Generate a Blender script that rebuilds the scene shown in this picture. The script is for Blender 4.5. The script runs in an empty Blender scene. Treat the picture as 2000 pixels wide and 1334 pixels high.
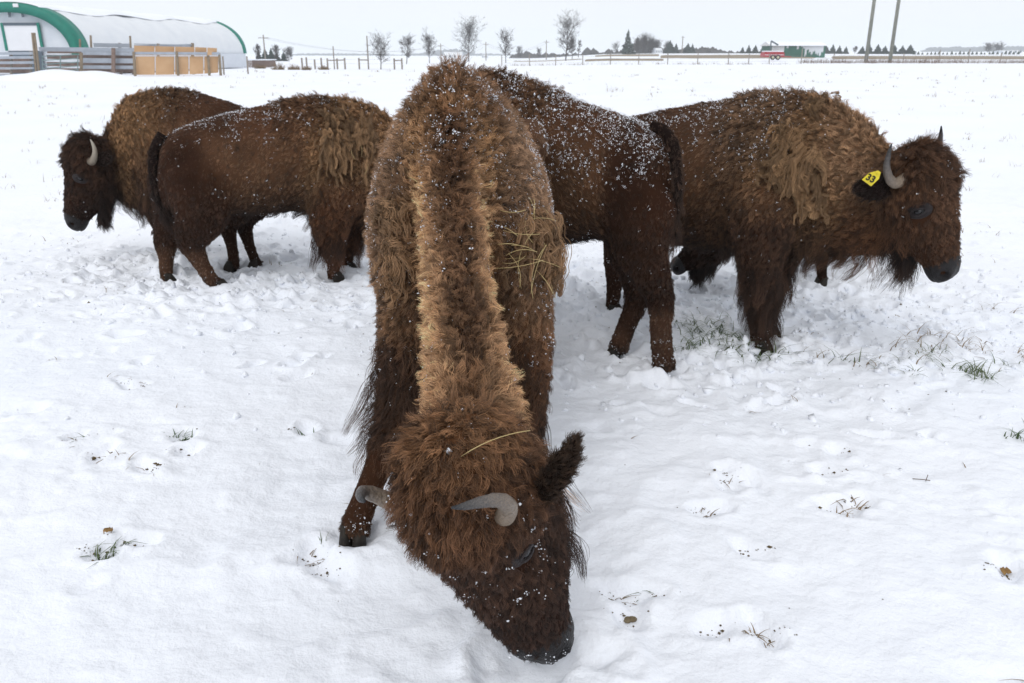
import bpy, bmesh, math, random
import numpy as np
from mathutils import Vector, Matrix
from mathutils.kdtree import KDTree
from mathutils.bvhtree import BVHTree

sc = bpy.context.scene
COL = sc.collection
rng = np.random.default_rng(7)
random.seed(7)

# ------------------------------------------------------------------ camera
CAM_H, PITCH, FPX = 1.65, math.atan(567 / 1600.0), 1600.0     # focal length in pixels of a 2000 px wide picture
cam_d = bpy.data.cameras.new('camera')
cam = bpy.data.objects.new('camera', cam_d); COL.objects.link(cam)
cam.location = (0, 0, CAM_H)
cam.rotation_euler = (math.pi / 2 - PITCH, 0, 0)
cam_d.sensor_width = 36.0
cam_d.lens = 36.0 * FPX / 2000.0
cam_d.clip_start, cam_d.clip_end = 0.05, 6000
cam_d.dof.use_dof = True
cam_d.dof.focus_distance = 2.9
cam_d.dof.aperture_fstop = 7.1
sc.camera = cam

# ------------------------------------------------------------------ sky and sun: overcast winter noon
SUN_EL, SUN_ROT = math.radians(48), math.radians(200)
world = bpy.data.worlds.new('World'); sc.world = world; world.use_nodes = True
nt = world.node_tree
bg = nt.nodes['Background']
sky = nt.nodes.new('ShaderNodeTexSky'); sky.sky_type = 'NISHITA'; sky.sun_disc = False
sky.sun_elevation, sky.sun_rotation = SUN_EL, SUN_ROT
mixc = nt.nodes.new('ShaderNodeMix'); mixc.data_type = 'RGBA'
mixc.inputs['Factor'].default_value = 0.93                       # cloud cover: an even pale sheet over the sky
tcs = nt.nodes.new('ShaderNodeTexCoord')
cn = nt.nodes.new('ShaderNodeTexNoise'); cn.inputs['Scale'].default_value = 2.2; cn.inputs['Detail'].default_value = 3
cr = nt.nodes.new('ShaderNodeValToRGB')
cr.color_ramp.elements[0].position = 0.3; cr.color_ramp.elements[0].color = (8.75, 8.95, 9.3, 1)
cr.color_ramp.elements[1].position = 0.7; cr.color_ramp.elements[1].color = (9.05, 9.2, 9.5, 1)
nt.links.new(tcs.outputs['Generated'], cn.inputs['Vector'])
nt.links.new(cn.outputs['Fac'], cr.inputs['Fac'])
nt.links.new(sky.outputs['Color'], mixc.inputs[6]); nt.links.new(cr.outputs['Color'], mixc.inputs[7])
nt.links.new(mixc.outputs[2], bg.inputs['Color'])
bg.inputs['Strength'].default_value = 0.1
sun_d = bpy.data.lights.new('sun', 'SUN'); sun_d.energy = 1.0; sun_d.angle = math.radians(35); sun_d.color = (1, .975, .94)
sun = bpy.data.objects.new('sun', sun_d); COL.objects.link(sun)
sdir = Vector((math.sin(SUN_ROT) * math.cos(SUN_EL), math.cos(SUN_ROT) * math.cos(SUN_EL), math.sin(SUN_EL)))
sun.rotation_euler = (-sdir).to_track_quat('-Z', 'Y').to_euler()
sc.view_settings.view_transform = 'Standard'; sc.view_settings.look = 'None'
sc.view_settings.exposure = 0.08; sc.view_settings.gamma = 1.0; sc.view_settings.use_curve_mapping = False
sc.render.engine = 'CYCLES'
cy = sc.cycles
cy.max_bounces = 6; cy.diffuse_bounces = 3; cy.glossy_bounces = 2; cy.transmission_bounces = 2; cy.volume_bounces = 2
cy.transparent_max_bounces = 4; cy.caustics_reflective = False; cy.caustics_refractive = False
cy.use_denoising = True
sc.render.hair_type = 'STRIP'
sc.cycles_curves.shape = 'RIBBONS'; sc.cycles_curves.subdivisions = 1

# ------------------------------------------------------------------ helpers
def U(px, py, Y):
    """world point at distance Y ahead of the camera on the sight line through a photograph pixel"""
    s, c = math.sin(PITCH), math.cos(PITCH)
    dx = (px - 1000) / FPX; dv = -(py - 667) / FPX
    d = np.array([dx, c + dv * s, -s + dv * c])
    return np.array([0, 0, CAM_H]) + d * (Y / d[1])
def terrain(x, y):
    x, y = np.asarray(x, float), np.asarray(y, float); r = np.maximum(y - 90, 0); u = np.clip((x / np.maximum(y, 1) - .02) / .10, 0, 1); u = u * u * (3 - 2 * u)
    return (1 - u) * -.0046 * np.minimum(r, 1200) + u * .0021 * np.minimum(r, 320) + .16 * np.exp(-((x + 27) / 14) ** 2 - ((y - 57) / 6) ** 2)
def G(px, py):
    """where the sight line meets flat ground"""
    s, c = math.sin(PITCH), math.cos(PITCH)
    dv = -(py - 667) / FPX
    d = np.array([(px - 1000) / FPX, c + dv * s, -s + dv * c])
    return np.array([0, 0, CAM_H]) + d * (CAM_H / -d[2])
def nrm(v):
    v = np.asarray(v, float); return v / (np.linalg.norm(v, axis=-1, keepdims=True) + 1e-12)
def _h(ix, iy, iz, seed):
    n = (ix * 374761393 + iy * 668265263 + iz * 2147483647 + seed * 144665) & 0xffffffff
    n = ((n ^ (n >> 13)) * 1274126177) & 0xffffffff
    return ((n ^ (n >> 16)) & 0xffff) / 65535.0
def vnoise(p, f=1.0, seed=0, octs=1):
    """value noise, 0..1"""
    p = np.asarray(p, float); out = 0; amp = 1; tot = 0
    for o in range(octs):
        q = p * f * 2 ** o + 31.7 * o; i = np.floor(q).astype(np.int64); t = q - i; t = t * t * (3 - 2 * t); r = 0
        for dx in (0, 1):
            wx = t[:, 0] if dx else 1 - t[:, 0]
            for dy in (0, 1):
                wy = t[:, 1] if dy else 1 - t[:, 1]
                for dz in (0, 1):
                    wz = t[:, 2] if dz else 1 - t[:, 2]
                    r = r + wx * wy * wz * _h(i[:, 0] + dx, i[:, 1] + dy, i[:, 2] + dz, seed + o)
        out = out + amp * r; tot += amp; amp *= .5
    return out / tot
def tag(o, label=None, cat=None, group=None, kind=None):
    if label: o['label'] = label
    if cat: o['category'] = cat
    if group: o['group'] = group
    if kind: o['kind'] = kind
    return o
def empty(name, loc=(0, 0, 0)):
    o = bpy.data.objects.new(name, None); COL.objects.link(o); o.location = loc
    o.empty_display_size = .1
    return o
def mesh(name, v, f, mat=None, parent=None, smooth=True):
    me = bpy.data.meshes.new(name)
    v = np.asarray(v, float)
    me.from_pydata([tuple(p) for p in v], [], [tuple(int(i) for i in q) for q in f])
    if smooth: me.polygons.foreach_set('use_smooth', [True] * len(me.polygons))
    me.update()
    if mat: me.materials.append(mat)
    o = bpy.data.objects.new(name, me); COL.objects.link(o)
    if parent is not None:
        o.parent = parent
        o.matrix_parent_inverse = Matrix.Translation(-Vector(worldloc(parent)))
    return o
def worldloc(o):
    p = Vector((0, 0, 0))
    # parents here are never rotated; a mesh child sits at its parent's origin with an inverse that cancels it
    if o.type == 'EMPTY': return o.location
    return p
class MB:
    """collects simple solids into one mesh"""
    def __init__(s): s.v, s.f = [], []
    def add(s, v, f):
        k = len(s.v); s.v += [tuple(p) for p in v]; s.f += [tuple(int(i) + k for i in q) for q in f]
    def box(s, c, h, R=None):
        P = [np.array([x, y, z], float) * h for x in (-1, 1) for y in (-1, 1) for z in (-1, 1)]
        if R is not None: P = [R @ p for p in P]
        s.add([p + np.array(c) for p in P], [(0, 1, 3, 2), (4, 6, 7, 5), (0, 4, 5, 1), (2, 3, 7, 6), (0, 2, 6, 4), (1, 5, 7, 3)])
    def beam(s, a, b, w, h, up=(0, 0, 1)):
        a, b = np.array(a, float), np.array(b, float); d = nrm(b - a)
        x = nrm(np.cross(d, up)) if abs(np.dot(d, up)) < .99 else np.array([1., 0, 0]); z = np.cross(x, d)
        P = [q + x * i * w / 2 + z * j * h / 2 for q in (a, b) for i, j in ((-1, -1), (1, -1), (1, 1), (-1, 1))]
        s.add(P, [(0, 3, 2, 1), (4, 5, 6, 7), (0, 1, 5, 4), (1, 2, 6, 5), (2, 3, 7, 6), (3, 0, 4, 7)])
    def tube(s, pts, rad, n=8):
        v, f = tube(pts, rad, n); s.add(v, f)
    def build(s, name, mat, parent=None, smooth=False): return mesh(name, s.v, s.f, mat, parent, smooth)
def tube(pts, rad, n=8, flat=None, side=None):
    pts = np.array(pts, float); k = len(pts)
    if np.isscalar(rad): rad = [rad] * k
    T = nrm(np.gradient(pts, axis=0)); v = []
    x = np.array(side, float) if side is not None else (np.cross(T[0], (0, 0, 1)) if abs(T[0][2]) < .95 else np.cross(T[0], (1, 0, 0)))
    A = 2 * math.pi * np.arange(n) / n; ca, sa = np.cos(A)[:, None], np.sin(A)[:, None] * (1 if flat is None else flat)
    for i in range(k):
        t = T[i]; x = x - t * (x[0] * t[0] + x[1] * t[1] + x[2] * t[2]); x = x / math.sqrt(x[0] ** 2 + x[1] ** 2 + x[2] ** 2)
        y = np.array((t[1] * x[2] - t[2] * x[1], t[2] * x[0] - t[0] * x[2], t[0] * x[1] - t[1] * x[0]))
        v.extend(pts[i] + rad[i] * (ca * x + sa * y))
    f = [(i * n + j, i * n + (j + 1) % n, (i + 1) * n + (j + 1) % n, (i + 1) * n + j) for i in range(k - 1) for j in range(n)]
    f += [tuple(range(n))[::-1], tuple((k - 1) * n + j for j in range(n))]
    return v, f
def spline(P, m):
    """Catmull-Rom resample of rows of P to m samples"""
    P = np.array(P, float); k = len(P)
    Q = np.vstack([2 * P[0] - P[1], P, 2 * P[-1] - P[-2]])
    out = []
    for t in np.linspace(0, k - 1 - 1e-9, m):
        i = int(t); u = t - i; a, b, c, d = Q[i], Q[i + 1], Q[i + 2], Q[i + 3]
        out.append(.5 * ((2 * b) + (c - a) * u + (2 * a - 5 * b + 4 * c - d) * u * u + (-a + 3 * b - 3 * c + d) * u ** 3))
    return np.array(out)

# ------------------------------------------------------------------ materials
def pmat(name, color, rough=.8, noise=None, spec=.3, bump=0, bscale=20, metal=0, coord='Object'):
    """procedural material: base colour broken by noise = (second colour, scale, contrast)"""
    m = bpy.data.materials.new(name); m.use_nodes = True; n = m.node_tree.nodes; l = m.node_tree.links
    b = n['Principled BSDF']; b.inputs['Roughness'].default_value = rough; b.inputs['Base Color'].default_value = (*color, 1)
    b.inputs['Specular IOR Level'].default_value = spec; b.inputs['Metallic'].default_value = metal
    tc = n.new('ShaderNodeTexCoord')
    if noise:
        c2, s, w = noise
        t = n.new('ShaderNodeTexNoise'); t.inputs['Scale'].default_value = s; t.inputs['Detail'].default_value = 5
        r = n.new('ShaderNodeValToRGB'); r.color_ramp.elements[0].position = .5 - w; r.color_ramp.elements[1].position = .5 + w
        r.color_ramp.elements[0].color = (*color, 1); r.color_ramp.elements[1].color = (*c2, 1)
        l.new(tc.outputs[coord], t.inputs['Vector']); l.new(t.outputs['Fac'], r.inputs['Fac']); l.new(r.outputs['Color'], b.inputs['Base Color'])
    if bump:
        t2 = n.new('ShaderNodeTexNoise'); t2.inputs['Scale'].default_value = bscale; t2.inputs['Detail'].default_value = 4
        bp = n.new('ShaderNodeBump'); bp.inputs['Strength'].default_value = bump; bp.inputs['Distance'].default_value = .02
        l.new(tc.outputs[coord], t2.inputs['Vector']); l.new(t2.outputs['Fac'], bp.inputs['Height']); l.new(bp.outputs['Normal'], b.inputs['Normal'])
    return m
def snow_mat():
    m = bpy.data.materials.new('snow'); m.use_nodes = True; n = m.node_tree.nodes; l = m.node_tree.links
    b = n['Principled BSDF']; b.inputs['Roughness'].default_value = .75; b.inputs['Specular IOR Level'].default_value = .25
    geo = n.new('ShaderNodeNewGeometry')
    t = n.new('ShaderNodeTexNoise'); t.inputs['Scale'].default_value = .35; t.inputs['Detail'].default_value = 6
    r = n.new('ShaderNodeValToRGB'); r.color_ramp.elements[0].position = .35; r.color_ramp.elements[1].position = .7
    r.color_ramp.elements[0].color = (.85, .885, .95, 1); r.color_ramp.elements[1].color = (.89, .91, .955, 1)
    l.new(geo.outputs['Position'], t.inputs['Vector']); l.new(t.outputs['Fac'], r.inputs['Fac'])
    # thin snow: specks of soil and grass litter poke through in patches
    t3 = n.new('ShaderNodeTexNoise'); t3.inputs['Scale'].default_value = 9; t3.inputs['Detail'].default_value = 9; t3.inputs['Roughness'].default_value = .7
    t4 = n.new('ShaderNodeTexNoise'); t4.inputs['Scale'].default_value = .55; t4.inputs['Detail'].default_value = 3
    at = n.new('ShaderNodeAttribute'); at.attribute_name = 'thin'
    ma = n.new('ShaderNodeMath'); ma.operation = 'MULTIPLY_ADD'; ma.inputs[1].default_value = .24
    ml = n.new('ShaderNodeMath'); ml.operation = 'MULTIPLY_ADD'; ml.inputs[1].default_value = .16
    l.new(t4.outputs['Fac'], ma.inputs[0]); l.new(t3.outputs['Fac'], ma.inputs[2])
    l.new(at.outputs['Fac'], ml.inputs[0]); l.new(ma.outputs[0], ml.inputs[2])
    r2 = n.new('ShaderNodeValToRGB'); r2.color_ramp.elements[0].position = .84; r2.color_ramp.elements[1].position = .90
    r2.color_ramp.elements[0].color = (0, 0, 0, 1); r2.color_ramp.elements[1].color = (1, 1, 1, 1)
    l.new(ml.outputs[0], r2.inputs['Fac'])
    mx = n.new('ShaderNodeMix'); mx.data_type = 'RGBA'; mx.inputs[7].default_value = (.13, .11, .075, 1)
    l.new(r2.outputs['Color'], mx.inputs['Factor']); l.new(r.outputs['Color'], mx.inputs[6]); l.new(mx.outputs[2], b.inputs['Base Color'])
    b1 = n.new('ShaderNodeTexNoise'); b1.inputs['Scale'].default_value = 17; b1.inputs['Detail'].default_value = 6; b1.inputs['Roughness'].default_value = .6
    bp = n.new('ShaderNodeBump'); bp.inputs['Strength'].default_value = .75; bp.inputs['Distance'].default_value = .02
    l.new(geo.outputs['Position'], b1.inputs['Vector']); l.new(b1.outputs['Fac'], bp.inputs['Height']); l.new(bp.outputs['Normal'], b.inputs['Normal'])
    l.new(geo.outputs['Position'], t3.inputs['Vector']); l.new(geo.outputs['Position'], t4.inputs['Vector'])
    return m
M_SNOW = snow_mat()
M_FLAKE = pmat('snow_flake', (.86, .89, .95), .7)
def fur_mat():
    m = bpy.data.materials.new('fur'); m.use_nodes = True; n = m.node_tree.nodes; l = m.node_tree.links
    b = n['Principled BSDF']; b.inputs['Roughness'].default_value = .62; b.inputs['Specular IOR Level'].default_value = .28
    at = n.new('ShaderNodeAttribute'); at.attribute_name = 'col'
    l.new(at.outputs['Color'], b.inputs['Base Color'])
    return m
M_FUR = fur_mat()
M_HIDE = bpy.data.materials.new('hide'); M_HIDE.use_nodes = True
_n = M_HIDE.node_tree.nodes; _b = _n['Principled BSDF']; _b.inputs['Roughness'].default_value = .95; _b.inputs['Specular IOR Level'].default_value = .05
_a = _n.new('ShaderNodeAttribute'); _a.attribute_name = 'col'
_g = _n.new('ShaderNodeMix'); _g.data_type = 'RGBA'; _g.blend_type = 'MULTIPLY'; _g.inputs['Factor'].default_value = 1; _g.inputs[7].default_value = (.55, .5, .5, 1)
M_HIDE.node_tree.links.new(_a.outputs['Color'], _g.inputs[6]); M_HIDE.node_tree.links.new(_g.outputs[2], _b.inputs['Base Color'])
M_SKIN = pmat('bare_skin', (.007, .006, .006), .45, ((.015, .013, .014), 40, .2), .25, .5, 160)
M_LID = pmat('eyelid_skin', (.016, .012, .012), .5, ((.030, .024, .025), 60, .25), .25, .4, 120)
M_EYE = pmat('eyeball', (.006, .005, .006), .06, None, .6)
def horn_mat(name, base, mid, tip):
    m = pmat(name, mid, .38, None, .35, .5, 90); n = m.node_tree.nodes; l = m.node_tree.links; b = n['Principled BSDF']
    a = n.new('ShaderNodeAttribute'); a.attribute_name = 'along'; t = n.new('ShaderNodeTexNoise'); t.inputs['Scale'].default_value = 60; t.inputs['Detail'].default_value = 4
    q = n.new('ShaderNodeMath'); q.operation = 'MULTIPLY_ADD'; q.inputs[1].default_value = .7; l.new(t.outputs['Fac'], q.inputs[0]); l.new(a.outputs['Fac'], q.inputs[2])
    r = n.new('ShaderNodeValToRGB'); e = r.color_ramp.elements; e[0].position = .25; e[0].color = (*base, 1); e[1].position = 1.0; e[1].color = (*tip, 1); k = e.new(.62); k.color = (*mid, 1)
    l.new(q.outputs[0], r.inputs['Fac']); l.new(r.outputs['Color'], b.inputs['Base Color']); return m
M_HORN = horn_mat('horn', (.20, .165, .125), (.30, .26, .21), (.36, .33, .28))
M_HORND = horn_mat('dark_horn', (.26, .20, .145), (.10, .09, .085), (.018, .02, .024))
M_HOOF = pmat('hoof', (.012, .010, .009), .6, ((.03, .024, .018), 30, .2), .2, .3, 60)
M_WOOL = pmat('matted_wool', (.20, .115, .06), .95, ((.34, .21, .12), 40, .25), .1, .8, 90)
M_STRAW = pmat('straw', (.42, .31, .13), .7, ((.6, .48, .24), 15, .3), .3)
M_GRASS = pmat('grass_blade', (.035, .085, .03), .6, ((.13, .15, .06), 9, .25), .3)
M_DRY = pmat('dry_grass', (.16, .11, .06), .8, ((.28, .20, .12), 9, .25), .2)
M_TAG = pmat('yellow_plastic', (.80, .66, .02), .4, ((.50, .38, .03), 45, .35), .4)
M_INK = pmat('black_ink', (.01, .01, .01), .6)
# ------------------------------------------------------------------ snowy ground
def axis(segs):
    out = []
    for a, b, n in segs: out += list(np.linspace(a, b, n, endpoint=False))
    return np.array(out + [segs[-1][1]])
gx = axis([(-2300, -400, 10), (-400, -60, 16), (-60, -14, 46), (-14, -5, 110), (-5, 4.6, 540), (4.6, 14, 110), (14, 60, 46), (60, 400, 16), (400, 2300, 10)])
gy = axis([(-300, -20, 8), (-20, -2, 18), (-2, 1.2, 60), (1.2, 7.2, 390), (7.2, 14, 150), (14, 40, 120), (40, 110, 60), (110, 400, 40), (400, 2300, 24)])
GXg, GYg = np.meshgrid(gx, gy); GP = np.stack([GXg.ravel(), GYg.ravel(), np.zeros(GXg.size)], 1)
def sm_(x, a, b):
    t = np.clip((x - a) / (b - a), 0, 1); return t * t * (3 - 2 * t)
def trample(x, y):
    """how trodden the snow is, 0..1"""
    t = np.exp(-((x - 1.7) / 1.7) ** 2 - ((y - 5.1) / 1.3) ** 2) + .8 * np.exp(-((x + 1.6) / 1.9) ** 2 - ((y - 6.3) / 1.2) ** 2) + .5 * np.exp(-((x + .2) / .9) ** 2 - ((y - 2.6) / .5) ** 2) + .25
    return np.clip(t, 0, 1)
TR = trample(GP[:, 0], GP[:, 1]); near = np.exp(-np.maximum(GP[:, 1] - 9, 0) / 10) * np.exp(-np.maximum(np.abs(GP[:, 0]) - 7, 0) / 8)
calm = .35 + .95 * sm_(vnoise(GP, .9, 44, 2), .42, .62)
GZ = (vnoise(GP, .35, 1, 2) - .5) * .05 + (vnoise(GP, 1.3, 2, 2) - .5) * .055 * near + (vnoise(GP, 4.5, 3, 2) - .5) * (.016 + .045 * TR) * near + (vnoise(GP, 14, 4, 3) - .5) * (.008 + .030 * TR) * near * calm
lump = vnoise(GP, 9, 5, 2); GZ += np.clip(lump - .58, 0, 1) * .19 * (TR + .12) * near * calm; lump = vnoise(GP, 21, 6, 1); GZ += np.clip(lump - .7, 0, 1) * .09 * (TR + .25) * near * calm; rid = 1 - np.abs(vnoise(GP, 3.2, 15, 2) * 2 - 1); GZ += rid ** 3 * .022 * (TR + .15) * near
GZ = GZ.reshape(GXg.shape); THIN = np.zeros_like(GZ)
r_ = np.random.default_rng(12)
def dent(x, y, rx, ry, ang, d, thin=0, rim=.25, ex=1.25):
    R = max(rx, ry) * 3; i0, i1 = np.searchsorted(gx, [x - R, x + R]); j0, j1 = np.searchsorted(gy, [y - R, y + R])
    if i1 - i0 < 2 or j1 - j0 < 2: return
    X, Y = GXg[j0:j1, i0:i1] - x, GYg[j0:j1, i0:i1] - y; c, s = math.cos(ang), math.sin(ang)
    W = np.stack([X.ravel() + x, Y.ravel() + y, X.ravel() * 0], 1); wx = (vnoise(W, 11, 7, 2).reshape(X.shape) - .5) * 1.7; wy = (vnoise(W, 11, 8, 2).reshape(X.shape) - .5) * 1.7
    q = ((X * c + Y * s) / rx + wx) ** 2 + ((-X * s + Y * c) / ry + wy) ** 2
    GZ[j0:j1, i0:i1] += -d * np.exp(-q ** ex) + d * rim * np.exp(-(np.sqrt(q) - 1.55) ** 2 * 5)
    THIN[j0:j1, i0:i1] = np.maximum(THIN[j0:j1, i0:i1], thin * np.exp(-q * 1.6))
# hoof prints: a few trails across the snow, and a trodden muddle where the herd stands
HOLES = [(50, 806, .9), (145, 856, .9), (285, 915, .8), (200, 885, .5), (200, 1085, 1.0), (262, 1060, .6), (595, 840, .7), (352, 848, .5), (370, 880, .6), (605, 1090, .8), (640, 1110, .6), (235, 745, .5), (260, 755, .6), (575, 735, .5), (700, 1015, .4),
         (1485, 1245, .7), (1210, 1165, .5), (1270, 1165, .5), (1650, 1000, .6), (1665, 985, .5), (1960, 1115, .7), (1230, 1200, .4), (1395, 1230, .4), (1420, 930, .4), (1430, 945, .5), (1380, 1000, .4), (1655, 640, .6), (1460, 1075, .4), (1610, 925, .4), (1640, 880, .3), (160, 600, .5), (100, 490, .5), (280, 570, .5), (60, 545, .4)]
for px, py, th in HOLES:
    g = G(px, py); dent(g[0], g[1], r_.uniform(.05, .08), r_.uniform(.035, .05), r_.uniform(0, 3), .018 + .03 * th, th, .3)
for i in range(640):
    a = r_.random()
    if a < .46: x, y = r_.normal(1.9, 1.2), r_.normal(5.3, .9)
    elif a < .88: x, y = r_.normal(-2, 1.6), r_.normal(6.4, 1.1)
    else: x, y = r_.uniform(-6, 6), r_.uniform(1.6, 13)
    dent(x, y, r_.uniform(.035, .085), r_.uniform(.03, .055), r_.uniform(0, 3.1), r_.uniform(.012, .05) * (1 if a < .88 else .45), r_.uniform(0, .55) if r_.random() < .4 else 0, .35, r_.choice([1.2, 2.4]))
# each standing hoof presses its own pit; the muzzle has pushed snow aside
FEET = [(-.545, 2.53), (.055, 2.76), (-.38, 4.16), (.02, 4.16)] + [tuple(G(px, py)[:2]) for px, py in ((1484, 680), (1499, 660), (1196, 618), (1262, 590), (1298, 730), (1206, 692), (958, 665), (920, 625), (653, 548), (679, 528), (428, 567), (325, 553), (330, 498), (361, 480), (457, 524), (503, 522), (1606, 555), (1530, 545))]
for x, y in FEET: dent(x, y, .085, .075, 0, .03, .45, .5)
dent(.07, 1.86, .16, .11, .4, .05, .2, .5)
GZ += terrain(GXg, GYg) + np.where(GYg > 60, (vnoise(GP, .012, 9, 2).reshape(GXg.shape) - .5) * np.clip((GYg - 60) / 200, 0, 1) * 1.2, 0)
ny, nx = GXg.shape; idx = np.arange(ny * nx).reshape(ny, nx)
gq = np.stack([idx[:-1, :-1], idx[:-1, 1:], idx[1:, 1:], idx[1:, :-1]], -1).reshape(-1, 4)
gme = bpy.data.meshes.new('snow_ground'); gme.vertices.add(ny * nx); GP[:, 2] = GZ.ravel(); gme.vertices.foreach_set('co', GP.astype(np.float32).ravel())
gme.loops.add(gq.size); gme.polygons.add(len(gq)); gme.loops.foreach_set('vertex_index', gq.astype(np.int32).ravel()); gme.polygons.foreach_set('loop_start', np.arange(0, gq.size, 4, dtype=np.int32)); gme.update(calc_edges=True)
gme.polygons.foreach_set('use_smooth', [True] * len(gq))
ta = gme.attributes.new('thin', 'FLOAT', 'POINT'); ta.data.foreach_set('value', THIN.astype(np.float32).ravel())
gme.materials.append(M_SNOW); go = bpy.data.objects.new('snow_ground', gme); COL.objects.link(go); go['kind'] = 'structure'
def gz(x, y):
    i = min(max(np.searchsorted(gx, x) - 1, 0), nx - 2); j = min(max(np.searchsorted(gy, y) - 1, 0), ny - 2)
    u = (x - gx[i]) / (gx[i + 1] - gx[i]); v = (y - gy[j]) / (gy[j + 1] - gy[j])
    return float((GZ[j, i] * (1 - u) + GZ[j, i + 1] * u) * (1 - v) + (GZ[j + 1, i] * (1 - u) + GZ[j + 1, i + 1] * u) * v)
# ------------------------------------------------------------------ bison
FUR = True
DENS = 1.0
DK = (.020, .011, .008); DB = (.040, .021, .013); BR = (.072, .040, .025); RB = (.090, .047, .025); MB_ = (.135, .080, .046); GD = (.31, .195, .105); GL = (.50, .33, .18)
# zone: fur length, lift, curl, density, fringe length, colour
Z = {
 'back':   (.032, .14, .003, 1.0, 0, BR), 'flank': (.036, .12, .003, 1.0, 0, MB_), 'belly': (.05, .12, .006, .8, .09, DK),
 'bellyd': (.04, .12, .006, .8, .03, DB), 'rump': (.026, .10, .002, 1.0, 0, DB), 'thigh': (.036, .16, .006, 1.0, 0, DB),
 'hump':   (.062, .50, .007, 1.1, 0, MB_), 'humpg': (.055, .45, .010, 1.1, 0, GD), 'cape': (.044, .32, .010, 1.1, 0, GD),
 'capeb':  (.045, .26, .009, 1.1, 0, MB_), 'chest': (.07, .15, .012, .9, .20, DB), 'chestb': (.06, .15, .012, .9, .05, BR),
 'throat': (.07, .12, .012, .9, .20, DK), 'panta': (.06, .20, .014, 1.0, .20, DB), 'pantb': (.05, .18, .012, 1.0, .10, RB),
 'leg':    (.020, .14, .003, 2.0, 0, (.052, .030, .020)), 'legr': (.022, .16, .003, 2.0, 0, (.085, .052, .035)), 'shank': (.018, .12, .003, 2.0, 0, DK),
 'past':   (.034, .32, .006, 2.2, 0, DB), 'mop':    (.080, .42, .010, 1.2, 0, DB), 'mopb': (.066, .40, .010, 1.2, 0, RB), 'face': (.036, .24, .006, 2.2, 0, DB), 'facer': (.044, .28, .008, 2.0, 0, BR),
 'cheek':  (.055, .16, .010, 1.2, .08, DB), 'jaw': (.06, .12, .010, 1.2, .26, DK), 'nose': (.024, .18, .003, 2.4, 0, DK), 'jawn': (.02, .15, .003, 1.2, 0, DK),
}
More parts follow.
